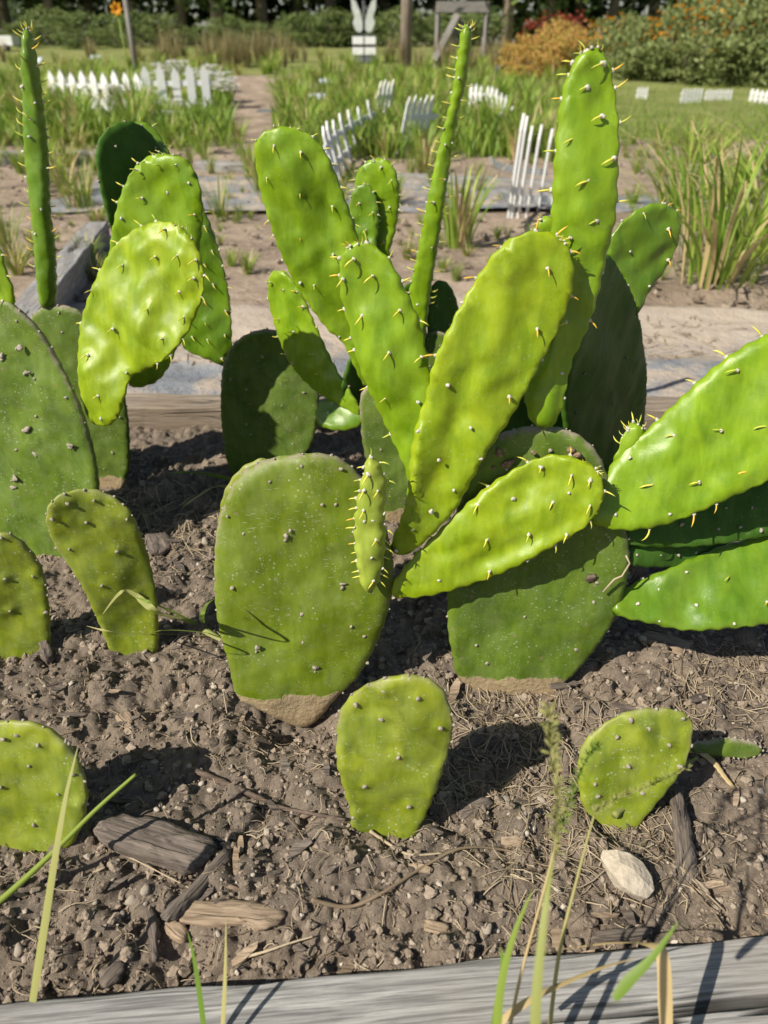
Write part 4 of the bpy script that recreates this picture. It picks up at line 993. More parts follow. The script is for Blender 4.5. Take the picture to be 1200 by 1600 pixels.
def straw(x, y, L, r):
    a = R.uniform(0, math.pi * 2); c = R.gauss(0, .35); pts = []; n = 5; kk = R.choice((0, 0, 0, .7, -.7))
    for i in range(n):
        u = i / (n - 1) - .5; an = a + c * u + (kk if i > 2 else 0)
        px, py = x + math.cos(an) * L * u, y + math.sin(an) * L * u
        pts.append((px, py, soil_z(px, py) + .003 + R.uniform(0, .004)))
    g.tube(pts, [r, r, r, r * .8, r * .5], 4, .6, cap=False)
for k in range(3200):
    x = R.uniform(-.95, 1.05); y = .36 + 1.15 * R.random() ** 1.2
    if abs(x) > .35 + .62 * y: continue
    straw(x, y, R.uniform(.008, .04), R.uniform(.00035, .0009))
for k in range(750):     # denser round the right-hand base and lower right
    cx, cy = R.choice([(760,1110),(820,1150),(880,1250),(1000,1330),(1100,1100),(1150,1050),(720,1200),(850,1350),(960,1260)])
    p = bed_pt(cx + R.gauss(0, 55), cy + R.gauss(0, 40)); straw(p.x, p.y, R.uniform(.012, .065), R.uniform(.0004, .0011))
for k in range(160):
    p = bed_pt(250 + R.gauss(0, 60), 820 + R.gauss(0, 35)); straw(p.x, p.y, R.uniform(.03, .10), R.uniform(.0006, .0013))
g.build('straw_litter', MT['straw'], kind='stuff', label='dry straw and root bits strewn over the bed soil', cat='straw')

# ------------------------------------------------------------------ weeds and grass stalks near the camera
def tuft(label, root, blades, cat='grass', name='grass_tuft'):
    r = empty(name, root, label=label, cat=cat)
    for b in blades:
        pts, wdt, mat = b[:3]; nm = b[3] if len(b) > 3 else 'blade'
        P = [Vector(a) - Vector(root) for a in catmull([tuple(p) for p in pts], 8)]
        g = Geo()
        if nm == 'stalk': g.tube(P, [wdt * (1 - .6 * i / len(P)) for i in range(len(P))], 6)
        else: g.blade(P, wdt, side=Vector((1, -.2, .3)))
        if nm == 'seed_head':
            g = Geo(); g.tube(P, wdt * .12, 4)
            for i in range(1, len(P)):
                for q in range(5):
                    d = Vector((R.uniform(-1, 1), R.uniform(-1, 1), R.uniform(0, 1.2))).normalized()
                    g.tube([P[i], P[i] + d * wdt * R.uniform(.5, 1.3), P[i] + d * wdt * 1.4], [wdt * .07, wdt * .13, wdt * .02], 4)
        g.build(nm, mat, r)
    return r
tuft('long straw-coloured blade rising from the bottom left corner across the round pad', G(40, 1640, .0),
     [([AT(38, 1640, .70), AT(60, 1500, .70), AT(85, 1340, .70), AT(103, 1240, .71), AT(122, 1165, .72)], .0095, MT['grass_pale'])])
tuft('greenish stalk slanting up from the left edge under the round pad', AT(-60, 1450, .80),
     [([AT(-40, 1440, .80), AT(20, 1390, .80), AT(90, 1325, .80), AT(150, 1265, .80), AT(212, 1210, .80)], .0042, MT['grass'], 'stalk')])
tuft('two thin green blades sticking up from the front timber left of centre', G(320, 1640, -.02),
     [([AT(322, 1640, .66), AT(312, 1560, .66), AT(303, 1500, .66), AT(293, 1455, .66)], .006, MT['grass']),
      ([AT(345, 1640, .66), AT(350, 1560, .66), AT(352, 1500, .66), AT(353, 1435, .66)], .0045, MT['grass_pale'])])
tuft('clump of tall grass stalks with seed heads rising at the bottom right over the timber', G(810, 1660, -.05),
     [([AT(775, 1680, .55), AT(780, 1560, .55), AT(800, 1470, .55), AT(832, 1390, .55)], .0065, MT['grass']),
      ([AT(835, 1700, .45), AT(838, 1560, .45), AT(852, 1420, .46), AT(866, 1330, .48)], .0065, MT['grass_pale']),
      ([AT(866, 1335, .48), AT(872, 1250, .49), AT(862, 1170, .50), AT(858, 1110, .51)], .006, MT['grass_pale'], 'seed_head'),
      ([AT(782, 1690, .60), AT(810, 1540, .60), AT(850, 1390, .60), AT(872, 1300, .60)], .0016, MT['blade_dry'], 'stalk'),
      ([AT(850, 1690, .62), AT(872, 1500, .62), AT(900, 1380, .62), AT(928, 1275, .62)], .0020, MT['grass_pale'], 'stalk'),
      ([AT(876, 1300, .60), AT(890, 1250, .61), AT(915, 1190, .62), AT(935, 1165, .62)], .005, MT['grass'], 'seed_head'),
      ([AT(768, 1690, .58), AT(772, 1620, .58), AT(785, 1520, .58), AT(782, 1480, .58)], .008, MT['grass']),
      ([AT(928, 1270, .62), AT(960, 1250, .63), AT(1010, 1230, .64), AT(1075, 1200, .66)], .004, MT['grass_pale'], 'seed_head')])
tuft('bent dry blade folding over the front timber at lower right', G(1035, 1660, -.05),
     [([AT(1044, 1680, .62), AT(1040, 1580, .62), AT(1036, 1500, .62), AT(1020, 1476, .63), AT(960, 1472, .65), AT(870, 1484, .68)], .012, MT['blade_dry']),
      ([AT(768, 1610, .60), AT(830, 1560, .61), AT(930, 1515, .63), AT(1000, 1495, .64)], .007, MT['blade_dry']),
      ([AT(960, 1562, .50), AT(985, 1530, .50), AT(1020, 1495, .50), AT(1060, 1440, .50)], .0075, MT['grass'])])
wr_ = bed_pt(345, 1000)
tuft('pale grass weed leaning left from the foot of the big rounded pad', wr_,
     [([bed_pt(345, 1002, .004), bed_pt(290, 985, .02), AT(250, 960, .92), AT(215, 933, .92), AT(190, 925, .92), AT(160, 960, .93)], .011, MT['grass_pale']),
      ([bed_pt(345, 1000, .004), bed_pt(300, 985, .02), AT(250, 948, .92), AT(205, 930, .93)], .008, MT['grass']),
      ([bed_pt(330, 998, .004), bed_pt(245, 1000, .012), AT(190, 990, .95), AT(135, 978, .95)], .006, MT['grass_pale']),
      ([bed_pt(325, 990, .01), AT(270, 985, .93), AT(230, 988, .93)], .006, MT['grass']),
      ([bed_pt(320, 985, .005), AT(315, 965, .92), AT(322, 945, .93), AT(336, 935, .95)], .007, MT['grass'])], 'weed', 'weed')
tuft('flat grass blades on the soil behind the big rounded pad', bed_pt(360, 770),
     [([bed_pt(375, 768, .02), bed_pt(330, 760, .03), bed_pt(290, 755, .03), bed_pt(262, 750, .02)], .012, MT['grass']),
      ([bed_pt(372, 778, .02), bed_pt(340, 780, .03), bed_pt(310, 790, .03), bed_pt(285, 798, .01)], .012, MT['grass_pale'])], 'weed', 'weed')
# grass growing against the outside of the front timber
g = Geo()
for k in range(46):
    bx = R.uniform(-.05, .55); by = R.uniform(.08, .25)
    if abs(bx - .12) < .05: continue
    h = R.uniform(.12, .32); dx, dy = R.uniform(-.06, .06), R.uniform(-.10, .01)
    pts = [(bx + dx * t * t, by + dy * t * t, GZ + h * t) for t in (0, .3, .6, .85, 1)]
    g.blade(pts, R.uniform(.003, .007), side=Vector((R.uniform(-1, 1), R.uniform(-1, 1), 0)))
g.build('grass', MT['grass'], kind='stuff', label='green grass growing along the outside of the front timber', cat='grass')

# ------------------------------------------------------------------ the garden beyond
def clump_mesh(name, n, h, spread, wdt, mat, droop=.5, seed=1, dry=.14):
    rr = random.Random(seed); g = Geo(); mi = []
    for k in range(n):
        a = rr.uniform(0, 6.283); rad = spread * rr.random() ** .5 * .25; L = h * rr.uniform(.6, 1.1)
        out = spread * rr.uniform(.25, 1.0); pts = []
        for i in range(6):
            u = i / 5; zz = L * (u - droop * u ** 3 * rr.uniform(.6, 1.0) * .6)
            pts.append((math.cos(a) * (rad + out * u ** 1.6), math.sin(a) * (rad + out * u ** 1.6), zz))
        g.blade(pts, wdt * rr.uniform(.7, 1.2), fold=.3); mi += [1 if rr.random() < dry else 0] * 10
    me = mesh_from(name, g.v, g.f); me.materials.append(mat); me.materials.append(MT['blade_dry'])
    me.polygons.foreach_set('material_index', mi); me.update(); return me
BIG = [clump_mesh('strap_leaf_plant', 78, .60, .50, .0135, MT['lily'], .75, s, .2) for s in (31, 32)]
LIL = [clump_mesh('strap_leaf_plant', 46, .55, .32, .022, MT['lily'], .5, s) for s in (1, 2, 3)]
LIY = [clump_mesh('strap_leaf_plant', 40, .42, .30, .020, MT['yellowing'], .6, s) for s in (4, 5)]
GRS = [clump_mesh('grass_tuft', 40, .30, .18, .008, MT['grass'], .3, s) for s in (6, 7)]
TAN = [clump_mesh('weed_tuft', 60, .7, .25, .012, MT['tan'], .2, s) for s in (8, 9)]
def put(meshes, px, py, s, name, label, cat, group=None, dz=0):
    o = mkobj(name, R.choice(meshes), label=label, cat=cat, group=group)
    o.location = G(px, py, GZ + dz); o.rotation_euler = (0, 0, R.uniform(0, 6.28)); o.scale = (s, s, s * R.uniform(.9, 1.1)); return o
put(BIG, 1115, 440, 1.35, 'daylily', 'large strap-leaved clump right of the small tilted pad, nearest of the green clumps', 'plant')
put(BIG, 1190, 400, 1.45, 'daylily', 'strap-leaved clump at the right edge, just behind the nearest clump', 'plant')
put(BIG, 1060, 345, 1.1, 'daylily', 'strap-leaved clump left of and behind the two large right-hand clumps', 'plant')
put(LIL, 715, 385, .85, 'daylily', 'sparse strap-leaved clump between the tall thin stem and the fallen white fence', 'plant')
put(BIG, 1240, 330, 1.5, 'daylily', 'tall strap-leaved clump cut by the right edge of the frame', 'plant')
put(GRS, 345, 345, 1.0, 'grass_tuft', 'greyish grass tuft on the soil right of the shaded pads', 'grass')
put(GRS, 135, 330, 1.2, 'grass_tuft', 'wispy tuft between the tall thin stem and the dark shaded pad', 'grass')
put(GRS, 15, 400, 1.0, 'grass_tuft', 'wispy grass tuft at the left edge behind the tall thin stem', 'grass')
GL = 'green strap-leaved plant in the weedy rows beyond the bed'
GG = 'plants in the rows beyond the bed'
cnt = 0
def rows(poly, n, meshes, s0, s1, nm, label, cat, group):
    pw = poly; k = 0; tries = 0
    xs = [a for a, b in pw]; ys = [b for a, b in pw]
    while k < n and tries < n * 20:
        tries += 1
        px, py = R.uniform(min(xs), max(xs)), R.uniform(min(ys), max(ys))
        if not inpoly(np.array([px]), np.array([py]), pw)[0]: continue
        put(meshes, px, py, R.uniform(s0, s1), nm, label, cat, group); k += 1
rows([(-60, 225), (-60, 130), (330, 122), (335, 160), (250, 222), (200, 228)], 110, LIL + LIY[:1], .8, 1.4, 'daylily', GL, 'plant', GG)
rows([(435, 225), (445, 120), (700, 118), (690, 225), (560, 235)], 85, LIL[:2] + LIY * 2, .6, 1.15, 'daylily', GL, 'plant', GG)
rows([(740, 250), (740, 125), (870, 120), (960, 160), (930, 235), (860, 262)], 48, LIL + LIY[:1], .7, 1.2, 'daylily', GL, 'plant', GG)
rows([(0, 120), (0, 112), (880, 108), (880, 118)], 50, LIY + GRS + LIL, .8, 1.2, 'daylily', GL, 'plant', GG)
TLB = 'tall tan weed clump at the edge of the mown grass'
rows([(-40, 112), (-40, 92), (930, 92), (930, 104)], 70, TAN + GRS + LIY, .6, 1.4, 'weed_clump', 'rough weed clump on the far grass below the trees', 'weeds', 'rough weeds on the far grass')
rows([(205, 108), (210, 98), (450, 96), (450, 106)], 24, TAN, 1.0, 1.5, 'weed_clump', TLB, 'weeds', 'tan weeds at the edge of the grass')
rows([(650, 112), (650, 102), (800, 102), (800, 110)], 14, TAN, .8, 1.3, 'weed_clump', TLB, 'weeds', 'tan weeds at the edge of the grass')
# litter on the bare ground behind the bed
g = Geo(); gc = Geo()
for k in range(3200):
    y = 2.3 + 6.5 * R.random() ** 1.6; x = R.uniform(-.62, .62) * y * 1.05
    if R.random() < .55:
        L = R.uniform(.02, .11); a = R.uniform(0, 6.28); c_ = R.gauss(0, .4); z = GZ + .022
        g.tube([(x + math.cos(a + c_ * u) * L * u, y + math.sin(a + c_ * u) * L * u, z + R.uniform(0, .015)) for u in (-.5, -.1, .2, .5)], [.0012, .0018, .0016, .0006], 4, cap=False)
    else: gc.blob((x, y, GZ + .012), R.uniform(.006, .026), 1, .3, (1, .8, .7))
g.build('straw_litter', MT['straw'], kind='stuff', label='dry straw scattered on the bare ground behind the bed', cat='straw')
gc.build('soil_clods', MT['clod'], kind='stuff', smooth=False, label='clods of earth on the bare ground behind the bed', cat='soil')
WT = 'wisp of thin dry-green grass on the bare ground behind the bed'
for k in range(290):
    px = R.choice([R.uniform(160, 560), R.uniform(560, 860), R.uniform(930, 1260), R.uniform(-20, 170)]); py = 225 + 225 * R.random() ** 1.5
    put(GRS + LIY[:1] + LIL[:1], px, py, R.uniform(.15, .75) * (1.1 if py < 330 else .5), 'grass_tuft', WT, 'grass', 'wisps of grass on the bare ground')
# short grass over the far lawn and the beds (uncountable)
g = Geo()
for k in range(14000):
    zone = R.random()
    if zone < .25: px, py = R.uniform(930, 1260), R.uniform(135, 225)
    elif zone < .65: px, py = R.uniform(-40, 360), R.uniform(115, 232)
    else: px, py = R.uniform(430, 930), R.uniform(115, 250)
    p = G(px, py, GZ); h = R.uniform(.04, .10) if zone < .25 else R.uniform(.10, .34)
    dx, dy = R.uniform(-.5, .5) * h, R.uniform(-.5, .5) * h
    g.blade([p, p + Vector((dx * .4, dy * .4, h * .6)), p + Vector((dx, dy, h))], h * .14, side=Vector((R.uniform(-1, 1), R.uniform(-1, 1), 0)))
g.build('short_grass', MT['grass'], kind='stuff', label='short grass and weeds covering the ground beyond the bed', cat='grass')

# white edging fences
pk = Geo()
pk.v = [Vector(a) for a in [(-.5, -.5, 0), (.5, -.5, 0), (.5, .5, 0), (-.5, .5, 0), (-.5, -.5, .86), (.5, -.5, .86), (.5, .5, .86), (-.5, .5, .86), (0, -.5, 1), (0, .5, 1)]]
pk.f = [(3, 2, 1, 0), (0, 1, 5, 8, 4), (2, 3, 7, 9, 6), (1, 2, 6, 5), (3, 0, 4, 7), (5, 6, 9, 8), (7, 4, 8, 9)]
picket_me = mesh_from('picket', pk.v, pk.f, False); picket_me.materials.append(MT['white'])
def fence(a, b, h, n, label, lean=0, arc=0, zoff=0, roll=0, group=None, pw=None, z2=None):
    A = G(a[0], a[1], GZ + zoff); B = G(b[0], b[1], GZ + (zoff if z2 is None else z2)); d = B - A; L = d.length
    root = empty('picket_fence', A, label=label, cat='fence', group=group)
    x = d.normalized(); side = Vector((0, 0, 1)).cross(x).normalized()
    up = (Matrix.Rotation(math.radians(lean), 3, x) @ Vector((0, 0, 1))); up = (Matrix.Rotation(math.radians(roll), 3, side) @ up)
    y = up.cross(x).normalized()
    w_ = pw or min(.13, L / n * .56)
    def base(u): return x * (L * u) + y * (arc * 4 * u * (1 - u))
    for i in range(n):
        u = (i + .5) / n
        o = mkobj('picket', picket_me, parent=root)
        o.matrix_basis = Matrix.Translation(base(u)) @ Matrix((x, y, up)).transposed().to_4x4() @ Matrix.Diagonal((w_, .014, h * (1 + .03 * math.sin(i * 2.3)), 1))
    for hz in (.28, .68):
        g = Geo(); pts = [base(u) + up * h * hz + y * .016 for u in np.linspace(0, 1, 9)]
        o_ = len(g.v)
        for p in pts:
            for (sy, sz) in ((-.008, -.022), (.008, -.022), (.008, .022), (-.008, .022)): g.v.append(p + y * sy + up * (sz * h / .45))
        for i in range(8):
            for j in range(4): g.f.append((o_ + i * 4 + j, o_ + i * 4 + (j + 1) % 4, o_ + (i + 1) * 4 + (j + 1) % 4, o_ + (i + 1) * 4 + j))
        g.f += [(0, 3, 2, 1), (32, 33, 34, 35)]
        g.build('rail', MT['white'], root, smooth=False)
    return root
fence((226, 190), (338, 188), .66, 5, 'white picket fence section at the lane end of the left planting')
fence((84, 182), (232, 188), .58, 9, 'white picket fence mostly hidden in leaves left of the lane')
fence((150, 200), (215, 203), .34, 4, 'low white fence bit standing among leaves above the dark shaded pad', lean=12)
fence((528, 300), (598, 222), .42, 7, 'curved white fence running away right of the tall broad pad', lean=-14, arc=.12)
fence((583, 200), (608, 196), .52, 4, 'white fence piece standing upright at the far end of the curved fence', lean=10)
fence((618, 244), (662, 240), .50, 5, 'white fence panel leaning right between the far rows', roll=22, lean=8)
fence((730, 178), (752, 180), .40, 3, 'small white fence piece right of the tall thin stem', roll=6)
fence((756, 176), (776, 182), .36, 3, 'white fence piece in leaves, middle one right of the thin stem', roll=-4)
fence((772, 205), (792, 210), .42, 3, 'leaning white fence piece directly above the fallen arched fence', roll=18)
fence((794, 338), (870, 338), .52, 6, 'fallen white arched fence tilted over left of the tallest pad', roll=-34, lean=-6, arc=.08, zoff=.12, z2=-.07, pw=.038)
fence((993, 155), (1011, 155), .20, 4, 'tiny white fence bit on the grass just right of the tallest pad')
fence((1062, 161), (1096, 160), .22, 6, 'white fence section on the lawn before the flower bank, left one of the pair')
fence((1100, 157), (1143, 156), .17, 8, 'low white fence section on the lawn before the flower bank, right one of the pair')
fence((1168, 158), (1215, 166), .20, 6, 'white fence section on the lawn cut by the right edge')
# white flowers by the lane
def flower_plant(px, py, h, n, mat, label, petal=.03, leafmat=None, grp=None, spread=.25, cat='flowers', name='flowering_plant'):
    P = G(px, py, GZ); r = empty(name, P, label=label, cat=cat, group=grp)
    gs, gf = Geo(), Geo()
    for k in range(n):
        a = R.uniform(0, 6.28); q = spread * R.random() ** .5; hh = h * R.uniform(.55, 1.05)
        top = Vector((math.cos(a) * q, math.sin(a) * q, hh))
        gs.blade([(top.x * .3, top.y * .3, 0), (top.x * .6, top.y * .6, hh * .5), top], .016, side=Vector((R.uniform(-1, 1), R.uniform(-1, 1), 0)))
        for j in range(5):
            b = j * 1.257 + a; tip = top + Vector((math.cos(b), math.sin(b), .25)) * petal * R.uniform(.8, 1.3)
            gf.blade([top, (top + tip) / 2 + Vector((0, 0, petal * .2)), tip], petal * .9, side=Vector((-math.sin(b), math.cos(b), 0)), fold=.1)
    gs.build('stems', leafmat or MT['lily'], r, kind='stuff'); gf.build('blossoms', mat, r, kind='stuff'); return r
WL = 'plant crowded with small white flowers behind the picket fence'
for (px, py, h, n) in [(120,178,.45,50),(160,182,.4,50),(200,186,.4,60),(262,150,.5,60),(285,152,.55,60),(312,165,.5,50),(345,160,.42,60),(355,170,.4,50),(245,180,.3,40),(270,192,.25,40),(258,206,.22,30),(330,145,.45,50)]:
    flower_plant(px, py, h, n, MT['petal'], WL, .062, grp='white flowering plants by the lane')
# flat plant tags and slates
def plate(px, py, wd, dp, mat, label, name='plant_tag', tilt=.5, h=.10, cat='plant tag'):
    P = G(px, py, GZ); r = empty(name, P, label=label, cat=cat)
    o = mkobj('plate', box_mesh('plate', wd, dp, .012, 4, .003, .0005), parent=r, mats=mat); o.location = (0, 0, h); o.rotation_euler = (tilt, 0, R.uniform(-.3, .3))
    g = Geo(); g.tube([(0, 0, -.02), (0, 0, h + .004)], .006, 5); g.build('stake', MT['metal'], r); return r
plate(435, 180, .62, .22, MT['slate'], 'dark flat slate lying on the lane edge', 'slate', .05, .05, 'slate')
plate(497, 165, .26, .16, MT['tagplate'], 'pale blue oval plant tag in the middle rows, nearer of two', h=.13)
plate(508, 138, .26, .14, MT['tagplate'], 'pale blue plant tag in the middle rows, farther of two', h=.13)
plate(150, 100, .30, .20, MT['tagplate'], 'pale plant tag standing in the far left rows', h=.16)
plate(108, 198, .28, .16, MT['tagplate'], 'blue-grey plant tag among leaves left of the dark shaded pad', h=.16)
plate(60, 108, .26, .26, MT['tagplate'], 'pale round plant tag behind the top of the left thin stem', h=.2)

# butterfly sign on a stack of pale boards
def prism(g, pts, y0, y1):
    o = len(g.v); n = len(pts)
    g.v += [Vector((x, y0, z)) for x, z in pts] + [Vector((x, y1, z)) for x, z in pts]
    g.f.append(tuple(o + i for i in range(n))); g.f.append(tuple(o + n + i for i in range(n))[::-1])
    for i in range(n): g.f.append((o + i, o + n + i, o + n + (i + 1) % n, o + (i + 1) % n))
P = GA(569, 25); s = (P - CAM).dot(FWD) / FPX
r = empty('butterfly_sign', P, label='tall garden sign with a pale butterfly above three pale boards, before the trees', cat='sign')
H0 = 3 * s
for nm, sg in (('wing', -1), ('wing', 1)):
    g = Geo(); prism(g, [(sg * x * s, (H0 / s + z) * s) for x, z in [(2, 52), (6, 66), (12, 78), (19, 82), (18, 68), (14, 58), (17, 50), (12, 40), (6, 38), (2, 42)]][::sg], -.03, .03)
    g.build(nm, simple('wing_paint%d' % sg, (.45, .48, .47), (.62, .66, .64), 6, .5, .1) if sg < 0 else bpy.data.materials['wing_paint-1'], r, smooth=False)
bpy.data.materials['wing_paint-1'].name = 'wing_paint'
for z0, z1 in ((26, 36), (12, 22), (2, 10)):
    for sg in (-1, 1):
        g = Geo(); x0, x1 = (1, 18) if sg > 0 else (-18, -1)
        prism(g, [(x0 * s, z0 * s), (x1 * s, z0 * s), (x1 * s, z1 * s), (x0 * s, z1 * s)], -.05, .0); g.build('board', MT['white'] if z0 > 3 else MT['slate'], r, smooth=False)
g = Geo(); prism(g, [(-17 * s, 0), (17 * s, 0), (17 * s, 38 * s), (-17 * s, 38 * s)], .003, .10); g.build('back_panel', MT['metal'], r, smooth=False)
g = Geo(); g.tube([(0, .05, -.1), (0, .05, 82 * s)], .04, 8); g.build('post', MT['metal'], r)
# wooden frame with leaning boards
P = GA(720, 24); s = (P - CAM).dot(FWD) / FPX
r = empty('wooden_frame', P, label='grey wooden frame with a roof board and a slanting slide, before the trees', cat='frame')
def bar(p, q, w_, nm, mat=MT['board_old']):
    g = Geo(); g.tube([Vector(p) * s, Vector(q) * s], w_ * s * .6, 4); g.build(nm, mat, r, smooth=False)
for x in (-37, 36):
    for y in (-6, 10): bar((x, y, -2), (x, y, 74), 6, 'post')
g = Geo(); prism(g, [(-41 * s, 70 * s), (40 * s, 70 * s), (38 * s, 84 * s), (-39 * s, 84 * s)], -10 * s, 14 * s); g.build('roof_board', MT['board_old'], r, smooth=False)
bar((-8, -8, 66), (-42, -26, 8), 11, 'slide')
bar((0, -4, 60), (-30, -20, 4), 6, 'brace')
# dark bucket
P = G(781, 118, GZ); g = Geo(); s = (P - CAM).dot(FWD) / FPX
g.tube([(0, 0, 0), (0, 0, 14 * s), (0, 0, 14.5 * s), (0, 0, 13 * s)], [6 * s, 8 * s, 7.2 * s, 6.6 * s], 16)
o = g.build('bucket', MT['metal'], label='small black bucket on the grass right of the wooden frame', cat='bucket'); o.location = P
# white box at far left
P = GA(5, 31); s = (P - CAM).dot(FWD) / FPX
r = empty('white_trailer', P, label='white box trailer far away at the left edge before the shrubs', cat='trailer')
g = Geo(); prism(g, [(-55 * s, 8 * s), (17 * s, 8 * s), (17 * s, 21 * s), (-55 * s, 21 * s)], 0, 30 * s); g.build('body', MT['white'], r, smooth=False)
for x in (-40, 5): g = Geo(); g.tube([(x * s, -1 * s, 4 * s), (x * s, 3 * s, 4 * s)], 6 * s, 12); g.build('wheel', MT['metal'], r)

# ------------------------------------------------------------------ trees, shrubs, woods
def foliage(n, shape, size, rr, out=.15):
    """leaf-sized faces in clumps through the volume"""
    g = Geo(); sx, sy, sz, cz = shape; done = 0
    clumps = []
    for k in range(max(6, n // 60)):
        while True:
            q = Vector((rr.uniform(-1, 1), rr.uniform(-1, 1), rr.uniform(-1, 1)))
            if .25 < q.length < 1.05: break
        clumps.append((Vector((q.x * sx, q.y * sy, q.z * sz + cz)), rr.uniform(.14, .34)))
    V_ = np.empty((n * 4, 3)); 
    for k in range(n):
        c, r_ = rr.choice(clumps); d = Vector((rr.gauss(0, 1), rr.gauss(0, 1), rr.gauss(0, .8))) * r_ * .55
        p = c + Vector((d.x * sx, d.y * sx, d.z * sz))
        p.z = max(p.z, .02)
        s_ = size * rr.uniform(.6, 1.4); nrm = Vector((rr.gauss(0, 1), rr.gauss(0, 1), rr.gauss(.6, .8))).normalized()
        a = nrm.orthogonal().normalized(); a = Matrix.Rotation(rr.uniform(0, 6.28), 3, nrm) @ a; b = nrm.cross(a)
        V_[k * 4:(k + 1) * 4] = [p - a * s_, p - b * s_ * .5, p + a * s_, p + b * s_ * .5]
    return V_, np.arange(n * 4).reshape(n, 4)
TREES = []
for sd, mt in ((1, 'tree'), (2, 'tree2'), (3, 'tree'), (4, 'dark')):
    rr = random.Random(sd)
    v_, f_ = foliage(5200, (3.2, 3.0, 4.6, 5.6), .17, rr); me = mesh_from('crown', v_, f_, False); me.materials.append(MT[mt])
    g = Geo(); bx = rr.uniform(-.3, .3)
    g.tube([(0, 0, -.3), (bx * .3, 0, 2), (bx, .1, 5), (bx * 1.3, 0, 9)], [.26, .21, .16, .05], 10)
    for k in range(7):
        z = rr.uniform(2, 7); a = rr.uniform(0, 6.28); L = rr.uniform(1, 2.4)
        g.tube([(bx * z / 7, 0, z), (bx * z / 7 + math.cos(a) * L * .5, math.sin(a) * L * .5, z + L * .45), (math.cos(a) * L, math.sin(a) * L, z + L * .8)], [.07, .05, .02], 6)
    tm = mesh_from('trunk', g.v, g.f); tm.materials.append(MT['bark']); TREES.append((tm, me))
def tree(px, dist, kind, s, label, group=None, crown=True, lift=0, sxy=1):
    P = GA(px, dist)
    r = empty('tree', P, label=label, cat='tree', group=group); r.rotation_euler = (0, 0, R.uniform(0, 6.28)); r.scale = (s * sxy, s * sxy, s)
    mkobj('trunk', TREES[kind][0], parent=r)
    if crown: o = mkobj('crown', TREES[kind][1], parent=r); o.location = (0, 0, lift)
    return r
TG = 'trees along the edge of the wood'
TLs = ['dark green tree in the row closing the view', 'lighter green tree in the row closing the view', 'dense dark tree in the row closing the view', 'nearly black tree in the shade of the wood']
tree(634, 24, 0, 1.15, 'slim tree with a bare straight brown trunk right of the butterfly sign', lift=1.8, sxy=.6)
for px, d_, kd, s_ in [(-60,42,0,1.2),(20,46,3,1.2),(90,44,2,1.1),(150,48,0,1.3),(215,45,3,1.2),(290,46,2,1.2),(345,40,0,1.15),(415,44,1,1.2),(470,50,3,1.3),(520,47,2,1.2),(600,50,0,1.3),(680,48,3,1.2),(740,52,3,1.3),(790,43,1,1.2),(850,46,1,1.2),(900,50,2,1.3),(950,47,3,1.2),(1010,48,3,1.2),(1060,50,2,1.2),(1240,46,0,1.2),(1160,52,1,.9)]:
    tree(px, d_, kd, s_, TLs[kd], TG, lift=.5 if kd != 1 else -.4)
tree(1135, 40, 0, 1.0, 'pale-barked tree leaning at the upper right corner with sky showing beside it', lift=3.2).rotation_euler = (.1, .18, 0)
# deeper wood: reads as one dark mass
vs, fs = [], []
rr = random.Random(8); n = 26000; V_ = np.empty((n * 4, 3))
for k in range(n):
    x = rr.uniform(-60, 62); y = 60 + 5 * math.sin(x * .13) + rr.uniform(-3, 5); zt = 12 + 3 * math.sin(x * .31) + 2 * math.sin(x * .9)
    if 24 < x < 33: zt *= .42
    z = zt * rr.random() ** .85; p = Vector((x, y, z + .5)); s_ = .42 * rr.uniform(.6, 1.5)
    nrm = Vector((rr.gauss(0, 1), rr.gauss(0, 1), rr.gauss(.5, .8))).normalized(); a = nrm.orthogonal().normalized(); a = Matrix.Rotation(rr.uniform(0, 6.28), 3, nrm) @ a; b = nrm.cross(a)
    V_[k * 4:(k + 1) * 4] = [p - a * s_, p - b * s_ * .6, p + a * s_, p + b * s_ * .6]
mkobj('wood', mesh_from('wood', V_, np.arange(n * 4).reshape(n, 4), False), mats=MT['dark'], kind='stuff', label='dark depth of the wood behind the row of trees', cat='wood')
SHR = []
for sd, mt in ((21, 'shrub'), (22, 'shrub'), (23, 'sage'), (24, 'autumn'), (25, 'sage'), (26, 'red')):
    rr = random.Random(sd); v_, f_ = foliage(2600, (1.5, 1.2, 1.0, .95), .075, rr); me = mesh_from('leaves', v_, f_, False); me.materials.append(MT[mt])
    g = Geo()
    for k in range(6): a = rr.uniform(0, 6.28); g.tube([(0, 0, 0), (math.cos(a) * .3, math.sin(a) * .3, .5), (math.cos(a) * .9, math.sin(a) * .7, 1.4)], [.03, .02, .008], 5)
    sm = mesh_from('stems', g.v, g.f); sm.materials.append(MT['bark']); SHR.append((sm, me))
def shrub(px, dist, kind, s, label, group, cat='shrub', name='shrub', sz=1):
    P = GA(px, dist)
    r = empty(name, P, label=label, cat=cat, group=group); r.rotation_euler = (0, 0, R.uniform(0, 6.28)); r.scale = (s * R.uniform(.8, 1.3), s, s * sz * R.uniform(.7, 1.25))
    mkobj('stems', SHR[kind][0], parent=r); mkobj('leaves', SHR[kind][1], parent=r); return r
for k in range(17):
    shrub(-70 + k * 37 + R.uniform(-10, 10), R.uniform(32, 37), k % 2, R.uniform(.36, .70), 'mid green shrub in the scrub below the trees', 'scrub below the trees at left', sz=R.uniform(.8, 1.15))
for k in range(7):
    shrub(470 + k * 48 + R.uniform(-10, 10), R.uniform(35, 38), k % 2, R.uniform(.6, .85), 'dull green bush behind the sign and wooden frame', 'bushes behind the sign and frame', sz=R.uniform(.7, 1.0))
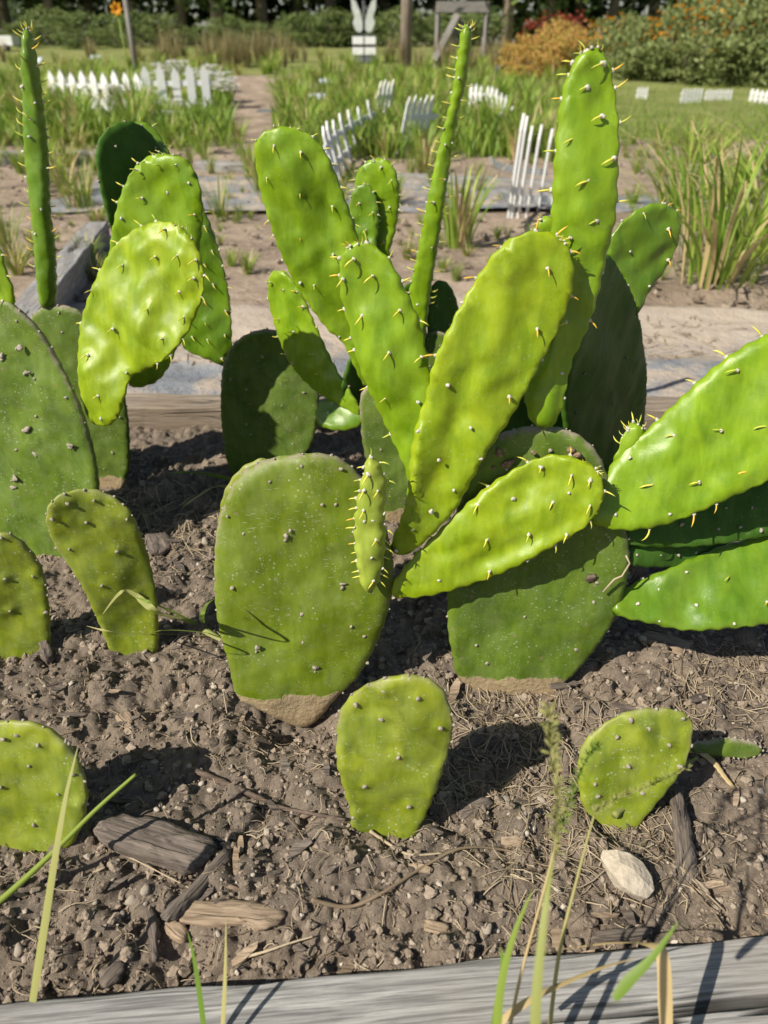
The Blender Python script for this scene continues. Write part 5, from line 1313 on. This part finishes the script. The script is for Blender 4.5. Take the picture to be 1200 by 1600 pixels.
for px, d_, s_ in [(812,21,.38),(830,20,.42),(850,21,.48),(872,22,.55),(893,23,.62)]:
    shrub(px, d_, 3, s_, 'golden and rust coloured bush at the left end of the flower bank', 'rust coloured bushes in the flower bank')
shrub(862, 25, 5, .62, 'deep red bush behind the rust coloured bushes', None)
FP = 'grey-green flower bush with orange flowers on the bank before the wood'
for k, (px, d_, s_) in enumerate([(925,22,.56),(950,21,.56),(978,20.5,.56),(1006,20,.58),(1036,20,.62),(1068,19.5,.66),(1100,19,.70),(1132,19,.72),(1166,19,.72),(1200,19,.68),(1240,19,.7),(960,25,.72),(1090,23,.84),(1170,23,.86)]):
    r = shrub(px, d_, 2 if k % 2 else 4, s_, FP, 'orange flowered bushes on the bank', 'flowers', 'flowering_bush', .95)
    g = Geo()
    for j in range(64 if k > 3 or k < 2 else 16):
        a = R.uniform(0, 6.28); q = R.random() ** .5 * 1.4; c = Vector((math.cos(a) * q, math.sin(a) * q * .8, R.uniform(1.3, 2.05) - q * .25)); pr = R.uniform(.045, .085)
        for i in range(6):
            b = i * 1.047 + a; tp = c + Vector((math.cos(b) * pr, math.sin(b) * pr * .6, math.sin(b) * pr * .7 + pr * .2))
            g.blade([c, (c + tp) / 2, tp], pr * .8, side=Vector((-math.sin(b), 0, math.cos(b))), fold=0)
    g.build('blossoms', MT['orange'], r, kind='stuff')
# flower and white pole at upper left
P = G(183, 108, GZ)
r = empty('orange_flower', AT(183, 62, 9.0) * 1.0, label='single orange and yellow flower on a tall stem at the top left', cat='flower')
b0 = AT(183, 14, 9.0); r.location = (b0.x, b0.y, GZ)
g = Geo(); g.tube([(0, 0, 0), (.02, 0, .6), (0, 0, b0.z - GZ)], .010, 5); g.build('stem', MT['lily'], r)
g = Geo(); c = Vector((0, 0, b0.z - GZ))
for i in range(7):
    b = i * .9; tp = c + Vector((math.cos(b) * .085, -.02, math.sin(b) * .085)); g.blade([c, (c + tp) / 2 + Vector((0, -.03, 0)), tp], .07, side=Vector((-math.sin(b), 0, math.cos(b))))
g.build('petals', MT['orange'], r)
b1 = AT(201, 36, 18.0)
g = Geo(); g.tube([(0, 0, 0), (0, 0, b1.z - GZ + .5)], .06, 8)
o = g.build('pole', MT['board_old'], label='thin pale pole standing beside the orange flower at top left', cat='pole'); o.location = (b1.x, b1.y, GZ)

# each bush and tree of a row is told by its place in the row
for grp, fmt in (('scrub below the trees at left', '%s green scrub shrub from the left below the trees'), ('bushes behind the sign and frame', '%s dull green bush from the left behind sign and wooden frame'),
                 ('rust coloured bushes in the flower bank', '%s golden and rust bush from the left in the flower bank'), ('orange flowered bushes on the bank', '%s orange-flowered grey-green bush from the left on the bank'),
                 ('trees along the edge of the wood', '%s tree from the left in the row closing the view')):
    it = sorted([o for o in bpy.data.objects if o.get('group') == grp], key=lambda o: o.location.x / o.location.y)
    for k, o in enumerate(it): o['label'] = fmt % ORD[k]
